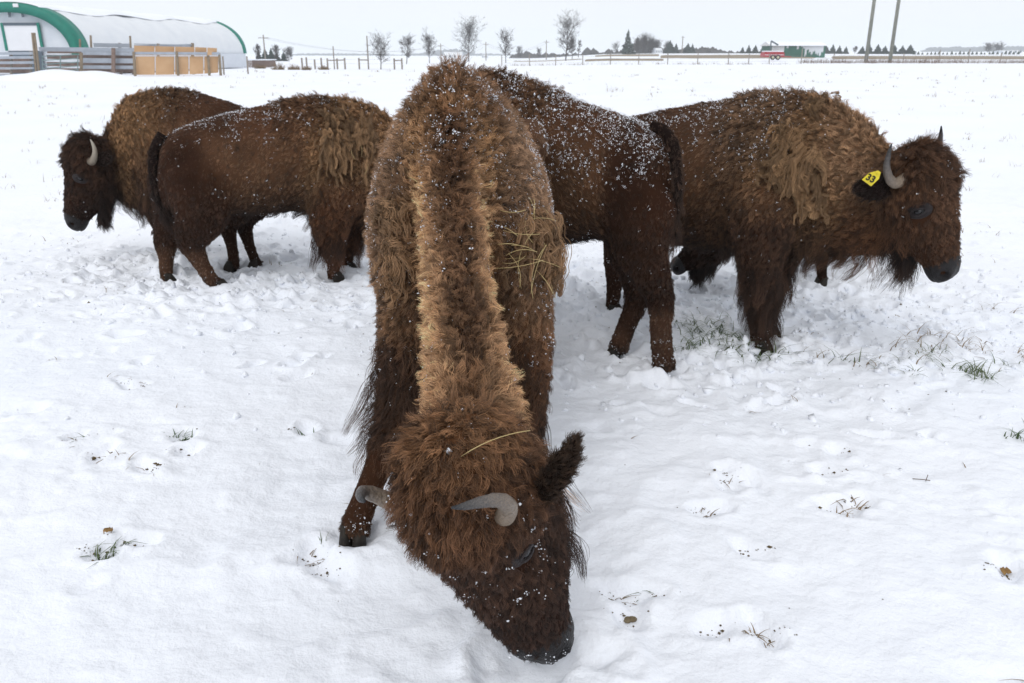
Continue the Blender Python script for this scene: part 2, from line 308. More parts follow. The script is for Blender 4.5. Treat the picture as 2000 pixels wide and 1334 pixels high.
class Beast:
    """collects lofted volumes with fur guides; build() fuses them into one continuous body"""
    def __init__(s, name): s.name = name; s.v, s.f, s.a, s.fl = [], [], [], []; s.bare = []
    def loft(s, rings, zt, n=26):
        """rings: dicts c,u,w,flow,(pu,pl); zt: per ring (top,side,bottom) zone names"""
        base = len(s.v)
        for r, z in zip(rings, zt):
            c, u, w = map(np.array, (r['c'], r['u'], r['w']))
            for j in range(n):
                a = 2 * math.pi * j / n; ca, sa = math.cos(a), math.sin(a)
                p = r.get('pu', 2.) if sa > 0 else r.get('pl', 2.)
                x = math.copysign(abs(ca) ** (2 / p), ca); y = math.copysign(abs(sa) ** (2 / p), sa)
                s.v.append(c + w * x + u * y)
                wt, wb = max(sa, 0) ** 1.5, max(-sa, 0) ** 1.5; ws = 1 - wt - wb
                zz = np.array([(*Z[k][:5], *Z[k][5]) for k in z])
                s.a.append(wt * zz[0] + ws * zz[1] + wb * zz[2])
                fl = np.array(r['flow'], float); g = r.get('grav', .8) * (abs(ca) ** .7)
                s.fl.append(nrm(fl + np.array([0, 0, -1.]) * g))
        k = len(rings)
        for i in range(k - 1):
            for j in range(n):
                q = (base + i * n + j, base + i * n + (j + 1) % n, base + (i + 1) * n + (j + 1) % n, base + (i + 1) * n + j)
                s.f.append(q)
        s.f.append(tuple(base + j for j in range(n))[::-1]); s.f.append(tuple(base + (k - 1) * n + j for j in range(n)))
    def trunk(s, st, Y0=None, inset=.03):
        """st rows: top px, top py, bottom px, bottom py, Y, half width, pu, zones; resampled smoothly"""
        num = []
        for r in st:
            t = U(r[0], r[1], r[4]); b = U(r[2], r[3], r[4])
            num.append([*t, *b, r[5], r[6]])
        s.trunk_w(num, [r[7] for r in st], inset)
    def trunk_w(s, num, zones, inset=.03, m=4):
        k = len(num); S = spline(num, (k - 1) * m + 1); rings = []; zt = []
        C = (S[:, :3] + S[:, 3:6]) / 2; T = nrm(np.gradient(C, axis=0))
        for i, r in enumerate(S):
            t, b = r[:3], r[3:6]; u = (t - b) / 2; L = np.linalg.norm(u); u = u * max(L - inset, .02) / L
            side = nrm(np.cross(u, T[i])); w = side * max(r[6] - inset, .02)
            rings.append(dict(c=(t + b) / 2, u=u, w=w, pu=r[7], pl=2.3, flow=-T[i], grav=.9)); zt.append(zones[min(int(i / m + .5), k - 1)])
        s.loft(rings, zt)
    def limb(s, pts, zones, flat=.85, fwd=(1, 0, 0), m=4, n=16):
        """pts rows: x,y,z,r ; fwd is the animal's forward"""
        p0 = np.array(pts[0], float); d0 = nrm(p0[:3] - np.array(pts[1][:3])); pts = [[*(p0[:3] + d0 * p0[3] * .8), p0[3] * .45]] + [list(q) for q in pts]; zones = [zones[0]] + list(zones)
        k = len(pts); S = spline(pts, (k - 1) * m + 1); S[:, 3] *= 1.06; T = nrm(np.gradient(S[:, :3], axis=0)); rings = []; zt = []
        for i, r in enumerate(S):
            side = nrm(np.cross(T[i], fwd)); f2 = nrm(np.cross(side, T[i]))
            rings.append(dict(c=r[:3], u=f2 * r[3] * 1.1, w=side * r[3] * flat, flow=(0, 0, -1), grav=.3)); zt.append((zones[min(int(i / m + .5), k - 1)],) * 3)
        s.loft(rings, zt, n)
    def head(s, P, L, N, sc_=1.0, zs=None, wsc=1.0):
        L = nrm(L); Yv = nrm(np.cross(N, L)); Nn = np.cross(L, Yv); P = np.array(P, float)
        s.hf = (P, L, Yv, Nn, sc_)
        T = [(-.10, .04, -.10, .09, 'm'), (-.05, .09, -.16, .135, 'm'), (.02, .12, -.20, .160, 'm'), (.09, .125, -.23, .168, 'm'), (.16, .112, -.245, .160, 'f'),
             (.24, .092, -.245, .138, 'f'), (.32, .074, -.225, .122, 'f'), (.40, .060, -.185, .104, 'n'), (.47, .045, -.14, .086, 'n'), (.53, .022, -.118, .074, 'n'), (.565, -.01, -.095, .052, 'n')]
        z = zs or {'m': ('mop', 'mopb', 'chest'), 'f': ('facer', 'cheek', 'jaw'), 'n': ('face', 'nose', 'jawn')}
        S = spline([[a, b, c, d] for a, b, c, d, _ in T], 31); rings = []; zt = []
        for r in S:
            k = T[min(range(len(T)), key=lambda q: abs(T[q][0] - r[0]))][4]
            c = P + sc_ * (L * r[0] + Nn * (r[1] + r[2]) / 2)
            rings.append(dict(c=c, u=Nn * sc_ * (r[1] - r[2]) / 2, w=Yv * sc_ * r[3] * (wsc + (1 - wsc) * max(0, min(1, (r[0] - .25) / .2))), pu=2.5, pl=2.0, flow=L + Nn * .15, grav=.5)); zt.append(z[k])
        s.loft(rings, zt, 24)
    def hp(s, x, y, z):
        P, L, Yv, Nn, k = s.hf; return P + k * (L * x + Yv * y + Nn * z)
    def build(s, root, voxel=.017, dens=1.0, hairr=.0011, colfn=None, tint=1.0, layers=None):
        me = bpy.data.meshes.new('body_src'); me.from_pydata([tuple(p) for p in s.v], [], s.f); me.update()
        o = bpy.data.objects.new('body_src', me); COL.objects.link(o)
        m = o.modifiers.new('r', 'REMESH'); m.mode = 'VOXEL'; m.voxel_size = voxel
        m2 = o.modifiers.new('s', 'SMOOTH'); m2.factor = .6; m2.iterations = 11
        dg = bpy.context.evaluated_depsgraph_get()
        me2 = bpy.data.meshes.new_from_object(o.evaluated_get(dg)); bpy.data.objects.remove(o); bpy.data.meshes.remove(me)
        me2.name = 'body'
        nv = len(me2.vertices); V = np.empty(nv * 3); me2.vertices.foreach_get('co', V); V = V.reshape(-1, 3)
        kd = KDTree(len(s.v))
        for i, p in enumerate(s.v): kd.insert(p, i)
        kd.balance()
        A = np.array(s.a); F = np.array(s.fl); VA = np.zeros((nv, A.shape[1])); VF = np.zeros((nv, 3))
        for i in range(nv):
            ids = kd.find_n(V[i], 7); w = np.array([1 / (q[2] ** 2 + 4e-4) for q in ids]); w /= w.sum(); ix = [q[1] for q in ids]
            VA[i] = w @ A[ix]; VF[i] = w @ F[ix]
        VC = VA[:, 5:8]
        # uneven hide colour, contrast deepened to paint tuft shadows, then the beast's own markings
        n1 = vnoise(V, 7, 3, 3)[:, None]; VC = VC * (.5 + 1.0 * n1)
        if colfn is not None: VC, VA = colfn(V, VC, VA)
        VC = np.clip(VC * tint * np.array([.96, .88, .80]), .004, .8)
        ca = me2.color_attributes.new('col', 'FLOAT_COLOR', 'POINT')
        ca.data.foreach_set('color', np.hstack([VC, np.ones((nv, 1))]).astype(np.float32).ravel())
        me2.polygons.foreach_set('use_smooth', [True] * len(me2.polygons))
        me2.materials.clear(); me2.materials.append(M_HIDE)
        body = bpy.data.objects.new('body', me2); COL.objects.link(body); body.parent = root
        body.matrix_parent_inverse = Matrix.Translation(-root.location)
        s.body = body; s.V, s.VA, s.VC, s.VF = V, VA, VC, VF
        s.bvh = BVHTree.FromPolygons([Vector(p) for p in V], [tuple(p.vertices) for p in me2.polygons])
        me2.calc_loop_triangles(); nt_ = len(me2.loop_triangles); TI = np.empty(nt_ * 3, np.int32); me2.loop_triangles.foreach_get('vertices', TI); s.T = TI.reshape(-1, 3)
        s.dens, s.hairr = dens, hairr
        return body
    def sample(s, N, wattr, r):
        T, V = s.T, s.V; a = V[T[:, 0]]; b = V[T[:, 1]]; c = V[T[:, 2]]
        cr = np.cross(b - a, c - a); ar = np.linalg.norm(cr, axis=1); w = ar * wattr[T].mean(1); w /= w.sum()
        ti = r.choice(len(T), N, p=w); u = r.random(N); v = r.random(N); fl = u + v > 1; u[fl] = 1 - u[fl]; v[fl] = 1 - v[fl]; bc = np.stack([1 - u - v, u, v], 1)
        I = lambda X: (X[T[ti]] * bc[:, :, None]).sum(1)
        return I(V), nrm(cr)[ti], I(s.VA), I(s.VC), nrm(I(s.VF))
    def area(s):
        T, V = s.T, s.V; return .5 * np.linalg.norm(np.cross(V[T[:, 1]] - V[T[:, 0]], V[T[:, 2]] - V[T[:, 0]]), axis=1).sum()
    def keep(s, p):
        k = np.ones(len(p), bool)
        for c, r in s.bare: k &= np.linalg.norm((p - c), axis=1) > r
        return k
    def fur(s, per_m2=24000, fringe=2500, seed=1):
        if not FUR: return
        r = np.random.default_rng(seed); K = 7
        N = int(s.area() * per_m2 * s.dens * DENS)
        p, n, a, c, fl = s.sample(N, s.VA[:, 3], r); k = s.keep(p); p, n, a, c, fl = p[k], n[k], a[k], c[k], fl[k]; N = len(p)
        P1, C1, R1 = strands(p, n, fl, a[:, 0], a[:, 1], a[:, 2], c, r, K, s.hairr, 11, .58)
        # long guard hair hanging as locks below chin, chest, knees and belly
        w = np.where(s.VA[:, 4] > .02, s.VA[:, 4], 0); N2 = int(fringe * s.dens * DENS)
        p, n, a, c, fl = s.sample(N2, w + 1e-9, r); k = (a[:, 4] > .02) & s.keep(p); p, n, a, c, fl = p[k], n[k], a[k], c[k], fl[k]
        P2, C2, R2 = strands(p, n, nrm(fl * .3 + np.array([0, 0, -1])), a[:, 4] * 1.1, np.full(len(p), .22), np.full(len(p), .018), c * .9, r, K, s.hairr * .9, 22, .85, grav=.8)
        hair('fur', np.concatenate([P1, P2]), np.concatenate([C1, C2]), np.concatenate([R1, R2]), s.body)
def strands(p, n, fl, L, lift, curl, c, r, K, rad, per, clump, grav=.25):
    N = len(p); t = np.linspace(0, 1, K)[None, :, None]
    nc = max(N // per, 4); ci = r.choice(N, nc, replace=False)
    kd = KDTree(nc)
    for i, q in enumerate(p[ci]): kd.insert(q, i)
    kd.balance(); own = np.array([kd.find(q)[1] for q in p])
    ft = nrm(fl - n * (fl * n).sum(1, keepdims=True))
    cj = r.normal(size=(nc, 3)) * (.13 + .55 * np.clip(lift[ci], 0, .6))[:, None]; clen = r.uniform(.75, 1.2, nc); cph = r.uniform(0, 6.28, nc); cc = r.uniform(.42, 1.5, nc) * (.7 + .6 * vnoise(p[ci], 13, 5, 2)); big = r.normal(size=(nc, 3)) * .25  # cc: random clump tone, widened to paint dark tuft shadows into the fur
    Lh = L * clen[own] * r.uniform(.72, 1.12, N)
    lf = lift[:, None]
    d0 = nrm(n * (lf + .12) + ft * (1 - lf) + cj[own] * .5 + r.normal(size=(N, 3)) * .16)
    d1 = nrm(n * lf * .5 + ft * (1.1 - lf) + cj[own] + r.normal(size=(N, 3)) * .13 + np.array([0, 0, -1.]) * grav)
    d0, d1, Lx = d0[:, None], d1[:, None], Lh[:, None, None]
    X = p[:, None] - n[:, None] * .004 + Lx * (d0 * t * (1 - .5 * t) + d1 * t * t * .5)
    s1 = nrm(np.cross(d1[:, 0], n + .01)); s2 = np.cross(s1, d1[:, 0])
    ph = (cph[own] + r.normal(size=N) * .5)[:, None, None]; fr = 5.5 + 2 * r.random((N, 1, 1))
    amp = curl[:, None, None] * t ** .8
    X = X + amp * (s1[:, None] * np.sin(fr * t + ph) + s2[:, None] * np.cos(fr * t * 1.1 + ph) * .7)
    # draw each strand towards its clump's own strand
    Xc = X[ci][own]; off = (p[ci][own] - p)[:, None] * .0
    X = X + (Xc - X + off) * (clump * t ** 1.3) * (.7 + .3 * r.random((N, 1, 1)))
    rr = rad * r.uniform(.75, 1.25, N)[:, None] * (1 - .72 * t[..., 0] ** 1.5)
    colr = c * (cc[own] * r.uniform(.55, 1.45, N))[:, None]
    col = colr[:, None] * (.42 + .98 * t)                       # hair tips are paler than the roots
    return X, np.clip(col, .003, .85), rr
def hair(name, X, Cc, R, parent):
    N, K = X.shape[:2]
    cu = bpy.data.hair_curves.new(name); cu.add_curves([K] * N)
    cu.attributes['position'].data.foreach_set('vector', X.astype(np.float32).ravel())
    ra = cu.attributes.get('radius') or cu.attributes.new('radius', 'FLOAT', 'POINT'); ra.data.foreach_set('value', R.astype(np.float32).ravel())
    ca = cu.attributes.new('col', 'FLOAT_COLOR', 'POINT')
    ca.data.foreach_set('color', np.concatenate([Cc, np.ones((N, K, 1))], 2).astype(np.float32).ravel())
    cu.materials.append(M_FUR)
    o = bpy.data.objects.new(name, cu); COL.objects.link(o); o.parent = parent
    if parent.type == 'EMPTY': o.matrix_parent_inverse = Matrix.Translation(-parent.location)
    return o
def part_fur(part, V, F_, L, lift, flow, c, N, seed, rad=.001, curl=.003):
    """fur on a small part such as an ear or the tail"""
    if not FUR: return
    r = np.random.default_rng(seed); V = np.array(V); tri = []
    for q in F_:
        for i in range(1, len(q) - 1): tri.append((q[0], q[i], q[i + 1]))
    T = np.array(tri); cr = np.cross(V[T[:, 1]] - V[T[:, 0]], V[T[:, 2]] - V[T[:, 0]]); ar = np.linalg.norm(cr, axis=1); ti = r.choice(len(T), N, p=ar / ar.sum())
    u = r.random(N); v = r.random(N); k = u + v > 1; u[k] = 1 - u[k]; v[k] = 1 - v[k]; bc = np.stack([1 - u - v, u, v], 1)[:, :, None]
    p = (V[T[ti]] * bc).sum(1); n = nrm(cr)[ti]
    L = L(p) if callable(L) else np.full(N, L); fl = flow(p) if callable(flow) else np.tile(nrm(flow), (N, 1)); c = c(p) if callable(c) else np.tile(c, (N, 1))
    X, Cc, R = strands(p, n, fl, L, np.full(N, lift), np.full(N, curl), c, r, 6, rad, 10, .5)
    hair(part.name.split('.')[0] + '_fur', X, Cc, R, part)
def ellipsoid(c, ax, n=14, m=10):
    """ax: three half-axis vectors"""
    v = []; f = []
    for i in range(m + 1):
        th = math.pi * i / m
        for j in range(n):
            ph = 2 * math.pi * j / n; v.append(np.array(c) + ax[0] * math.sin(th) * math.cos(ph) + ax[1] * math.sin(th) * math.sin(ph) + ax[2] * math.cos(th))
    for i in range(m):
        for j in range(n): f.append((i * n + j, (i + 1) * n + j, (i + 1) * n + (j + 1) % n, i * n + (j + 1) % n))
    return v, f
def head_parts(b, root, horn_mat=M_HORN, horn=1.0, ears=(1, 1), beard=(1200, .17), hlr=(1, 1), es=1.0, earcol=DK, seed=5, hornpts=None, earpts=None, furn=2600):
    P, L, Yv, Nn, k = b.hf
    for sgn in (-1, 1):
        # horn: out from the side of the skull, then up and in
        hs_ = hlr[0 if sgn < 0 else 1]; H = hornpts or [(.055, .125, -.02, .034), (.085, .175, -.03, .034), (.085, .222, -.045, .033), (.045, .262, -.055, .028), (-.015, .27, -.045, .021), (-.065, .252, -.015, .014), (-.105, .225, .02, .005)]
        S = spline([[*(b.hp(x, sgn * (.12 + (y - .12) * horn) * hs_, z)), r * k] for x, y, z, r in H], 26)
        rr = S[:, 3] * (1 + .03 * np.sin(np.arange(26) * 1.9))
        rr = rr * (1 + .05 * np.sin(np.arange(26) * 2.4) * np.linspace(1, 0, 26)); v, f = tube(S[:, :3], rr, 14); ho = mesh('horn', v, f, horn_mat, root)
        al = ho.data.attributes.new('along', 'FLOAT', 'POINT'); al.data.foreach_set('value', np.repeat(.85 * np.linspace(0, 1, 26) ** 2.0 - .08, 14).astype(np.float32))
        # ear: cupped leaf behind and below the horn
        E = earpts or [(.02, .14, -.07, .028), (.025, .18, -.085, .046), (.02, .225, -.105, .050), (.01, .265, -.125, .036), (.0, .295, -.14, .008)]
        q_ = ears[0 if sgn < 0 else 1]; S = spline([[*(b.hp(x * q_, sgn * (.14 + (y - .14) * q_), -.07 + (z + .07) * q_)), r * k * q_] for x, y, z, r in E], 12)
        v, f = tube(S[:, :3], S[:, 3], 12, flat=.35, side=L + .0); e = mesh('ear', v, f, M_DARKHIDE, root)
        part_fur(e, v, f, .035, .25, nrm(S[-1, :3] - S[0, :3]), earcol, furn, seed + sgn, rad=b.hairr * .8)
        # eye with its bare lids
        hit = b.bvh.ray_cast(Vector(b.hp(.205, sgn * .5, .005)), Vector(-Yv * sgn), 1)
        c = np.array(hit[0]) if hit[0] else b.hp(.205, sgn * .15, .005)
        n = np.array(hit[1]) if hit[0] else Yv * sgn
        n = nrm(n * .7 + Yv * sgn * .5); a1 = nrm(Nn - n * np.dot(Nn, n)); a2 = np.cross(n, a1)
        # a1 points to the forehead, a2 along the face
        ey = c + n * .004
        k0_, k = k, k * es
        v, f = ellipsoid(ey - n * .004, (a1 * .052 * k, a2 * .035 * k, n * .010 * k), 20, 12); lid = mesh('eyelid', v, f, M_LID, root)
        v, f = ellipsoid(ey, (a1 * .021 * k, a2 * .0165 * k, n * .0185 * k), 18, 12); mesh('eyeball', v, f, M_EYE, root)
        for q, w in ((-1, .0052), (1, .0042)):                   # upper and lower rim folds
            pts = [ey + a1 * (.030 * k * math.cos(t)) + a2 * q * (.0135 * k * math.sin(t)) + n * (.0125 + .004 * math.sin(t)) * k for t in np.linspace(.05, math.pi - .05, 11)]
            v, f = tube(pts, [w * (.4 + .6 * math.sin(t)) for t in np.linspace(.2, math.pi - .2, 11)], 8); mesh('lid_fold', v, f, M_LID, lid)
        b.bare.append((ey, .045 * k)); k = k0_
    # bare muzzle with nostrils
    T = [(.475, .040, -.110, .072), (.495, .045, -.122, .080), (.515, .043, -.124, .082), (.545, .030, -.118, .078), (.572, .010, -.108, .066), (.590, -.018, -.09, .045), (.596, -.04, -.07, .020)]
    S = spline([list(r) for r in T], 26); n = 48; v = []; f = []
    for r in S:
        cz = (r[1] + r[2]) / 2; hz = (r[1] - r[2]) / 2
        for j in range(n):
            a = 2 * math.pi * j / n; x = r[3] * math.copysign(abs(math.cos(a)) ** .85, math.cos(a)); z = cz + hz * math.copysign(abs(math.sin(a)) ** .9, math.sin(a))
            q = np.array([r[0], x, z]); dep = 0
            for sg in (-1, 1):                                  # comma shaped nostrils on the front corners
                dn = np.array([(q[0] - .560) / .022, (q[1] - sg * .062) / .022, (q[2] + .014) / .018]); dd = (dn ** 2).sum()
                dep += .042 * math.exp(-dd); q = q + np.array([.004, sg * .008, .004]) * math.exp(-abs(dd - 2.6) * 1.2) * .8
            dm = abs(q[2] + .078) / .006; dep += .008 * math.exp(-dm * dm)       # line of the mouth
            if abs(q[1]) < .014 and q[2] > -.075: dep += .003
            cen = np.array([.49, 0, -.045]); q = q - nrm(q - cen) * dep
            v.append(b.hp(*q))
    m = len(S)
    for i in range(m - 1):
        for j in range(n): f.append((i * n + j, i * n + (j + 1) % n, (i + 1) * n + (j + 1) % n, (i + 1) * n + j))
    f.append(tuple((m - 1) * n + j for j in range(n))); f.append(tuple(range(n))[::-1])
    mesh('muzzle', v, f, M_SKIN, root)
    if beard and FUR:                                            # chin beard hanging in locks
        r = np.random.default_rng(seed + 9); n_ = beard[0]; q = np.stack([r.uniform(.24, .45, n_), r.normal(0, .032, n_), np.full(n_, -.17)], 1)
        p = np.array([b.hp(*w) for w in q]); nn = np.tile(nrm(-Nn * .3 + np.array([0, 0, -1.])), (n_, 1)); c_ = np.tile(np.array(DK) * 1.3, (n_, 1))
        X, Cc, R = strands(p, nn, nn, r.uniform(.5, 1.15, n_) * beard[1] * (1 - 1.6 * np.abs(q[:, 0] - .33)), np.full(n_, .1), np.full(n_, .016), c_, r, 8, b.hairr, 26, .85, .9); hair('beard', X, Cc, R, root)
    b.bare.append((b.hp(.60, 0, -.04), .075 * k)); b.bare.append((b.hp(.54, .05, -.02), .05 * k)); b.bare.append((b.hp(.54, -.05, -.02), .05 * k))
M_DARKHIDE = pmat('ear_hide', (.010, .006, .005), .95, None, .05)
def hoof(root, p, fwd, s=.86):
    """cloven hoof standing at p"""
    fwd = nrm(np.array([fwd[0], fwd[1], 0.])); side = np.array([-fwd[1], fwd[0], 0]); mb = MB()
    for q in (-1, 1):
        S = []
        for z, l, w, o in ((-.02, .062, .030, .014), (.02, .058, .028, .008), (.05, .046, .024, .0), (.075, .034, .020, -.01)):
            ring = [np.array(p) * [1, 1, 0] + np.array([0, 0, z]) + side * q * .027 * s + fwd * o * s + fwd * l * s * math.cos(t) * (1 if math.cos(t) > 0 else .75) + side * w * s * math.sin(t) for t in np.linspace(0, 2 * math.pi, 12, endpoint=False)]
            S += ring
        F_ = [(i * 12 + j, i * 12 + (j + 1) % 12, (i + 1) * 12 + (j + 1) % 12, (i + 1) * 12 + j) for i in range(3) for j in range(12)] + [tuple(range(12))[::-1], tuple(range(36, 48))]
        mb.add(S, F_)
    return mb.build('hoof', M_HOOF, root, True)
def tail(root, pts, tuft, seed, *, cdark=DK, cbase=DB, rad=.0011, n=5000):
    S = spline(pts, 24); v, f = tube(S[:, :3], S[:, 3], 10); o = mesh('tail', v, f, M_DARKHIDE, root)
    P = S[:, :3]; T = nrm(np.gradient(P, axis=0))
    def near(p): return np.argmin(((p[:, None] - P[None]) ** 2).sum(2), 1)
    part_fur(o, v, f, lambda p: .022 + tuft * (near(p) / 23.) ** 4, .25, lambda p: T[near(p)],
             lambda p: np.array(cbase)[None] * (1 - (near(p) / 23.)[:, None]) + np.array(cdark)[None] * (near(p) / 23.)[:, None], n, seed, rad, .006)
def snow_on(b, root, N, seed, where, size=.006):
    """snowflakes caught in the coat: where(p,n) gives a weight"""
    r = np.random.default_rng(seed); p, n, a, c, fl = b.sample(N * 4, np.ones(len(b.V)), r)
    w = where(p, n) * (vnoise(p, 9, seed, 2) ** 3 * 6) + .35 * sm(p[:, 2], .2, .06); k = r.random(len(p)) < w; p, n, a = p[k][:N], n[k][:N], a[k][:N]; fl = fl[k][:N]
    oc = np.array([(1, 0, 0), (-1, 0, 0), (0, 1, 0), (0, -1, 0), (0, 0, 1), (0, 0, -1)], float)
    of = np.array([(0, 2, 4), (2, 1, 4), (1, 3, 4), (3, 0, 4), (2, 0, 5), (1, 2, 5), (3, 1, 5), (0, 3, 5)])
    V = []; F_ = []; m = 0
    for i in range(len(p)):
        q = p[i] + n[i] * (a[i, 0] * (.22 + .55 * a[i, 1]) * r.uniform(.7, 1.1)) + fl[i] * a[i, 0] * .4
        for j in range(1 + int(r.random() ** 2 * 6)):
            s_ = size * r.lognormal(-.45, .42); qq = q + r.normal(size=3) * size * 1.3
            V.append(qq + (oc * r.uniform(.5, 1.5, (6, 1))) @ np.diag(r.uniform(.5, 1.2, 3)) * s_); F_.append(of + 6 * m); m += 1
    if m: o = mesh('snow_flakes', np.concatenate(V), np.concatenate(F_), M_FLAKE, root); o['kind'] = 'stuff'

def scr(b, px, py):
    """surface of the beast on the sight line through a pixel"""
    o = np.array([0, 0, CAM_H]); d = nrm(U(px, py, 5) - o); h = b.bvh.ray_cast(Vector(o), Vector(d), 20)
    return (np.array(h[0]), np.array(h[1])) if h[0] else (None, None)
def matted(b, root, spots, seed, off=.05, wc=(.25, .148, .078), name='matted_wool'):
    """shed winter wool hanging in felted ropes and flaps: spots = px, py, spread px, number, length m"""
    r = np.random.default_rng(seed); XS = []; CS = []; RS = []
    for px, py, sp, n, L in spots:
        for i in range(n):
            p, nn = scr(b, px + r.normal() * sp, py + r.normal() * sp * .6)
            if p is None: continue
            m = 9; l = L * r.uniform(.4, 1.3); pts = []; q = p.copy(); dr = nrm(np.array([r.normal() * .35, r.normal() * .35, -1])); o_ = off * r.uniform(.75, 1.3)
            for k in range(m):
                h = b.bvh.find_nearest(Vector(q)); sp_, sn = np.array(h[0]), np.array(h[1]); t = k / (m - 1)
                pts.append(sp_ + sn * (o_ + .010 * math.sin(k * 1.7 + i)) + r.normal(size=3) * .007 if t < .8 else pts[-1] + np.array([r.normal() * .006, r.normal() * .006, -l / m]))
                dr = nrm(dr + r.normal(size=3) * .42 + np.array([0, 0, -.35])); q = sp_ + dr * l / m
            S = spline(pts, 14); nh = int(r.choice([8, 16, 30, 60], p=[.3, .3, .24, .16])); w = .0011 * nh ** .5
            side = nrm(r.normal(size=3)); prof = (.5 + .7 * np.sin(np.linspace(.3, 2.9, 14)))[None, :, None]
            J = (r.normal(size=(nh, 1, 3)) * .6 + side * r.normal(size=(nh, 1, 1)) * 1.6) * w * prof
            T_ = np.linspace(0, 1, 14)[None, :, None]; wob = .0035 * np.sin(T_ * r.uniform(8, 22, (nh, 1, 1)) + r.uniform(0, 6, (nh, 1, 3)))
            XS.append(S[None] + J + wob); c = np.array(wc) * r.uniform(.45, 1.3); CS.append(np.tile(c * r.uniform(.7, 1.25, (nh, 1, 1)), (1, 14, 1)) if False else np.ones((nh, 14, 1)) * (c * r.uniform(.7, 1.25, (nh, 1, 1)))); RS.append(np.full((nh, 14), .0011))
    if not FUR: return
    return hair(name, np.concatenate(XS), np.concatenate(CS), np.concatenate(RS), root)
# ------------------------------------------------------------------ the six bison
def sm(x, a, b):
    t = np.clip((x - a) / (b - a), 0, 1); return t * t * (3 - 2 * t)
def pix(V):
    s, c = math.sin(PITCH), math.cos(PITCH); d = V - np.array([0, 0, CAM_H]); dep = d[:, 1] * c - d[:, 2] * s
    return 1000 + FPX * d[:, 0] / dep, 667 - FPX * (d[:, 1] * s + d[:, 2] * c) / dep
GROUP = 'bison grazing in the snow field'

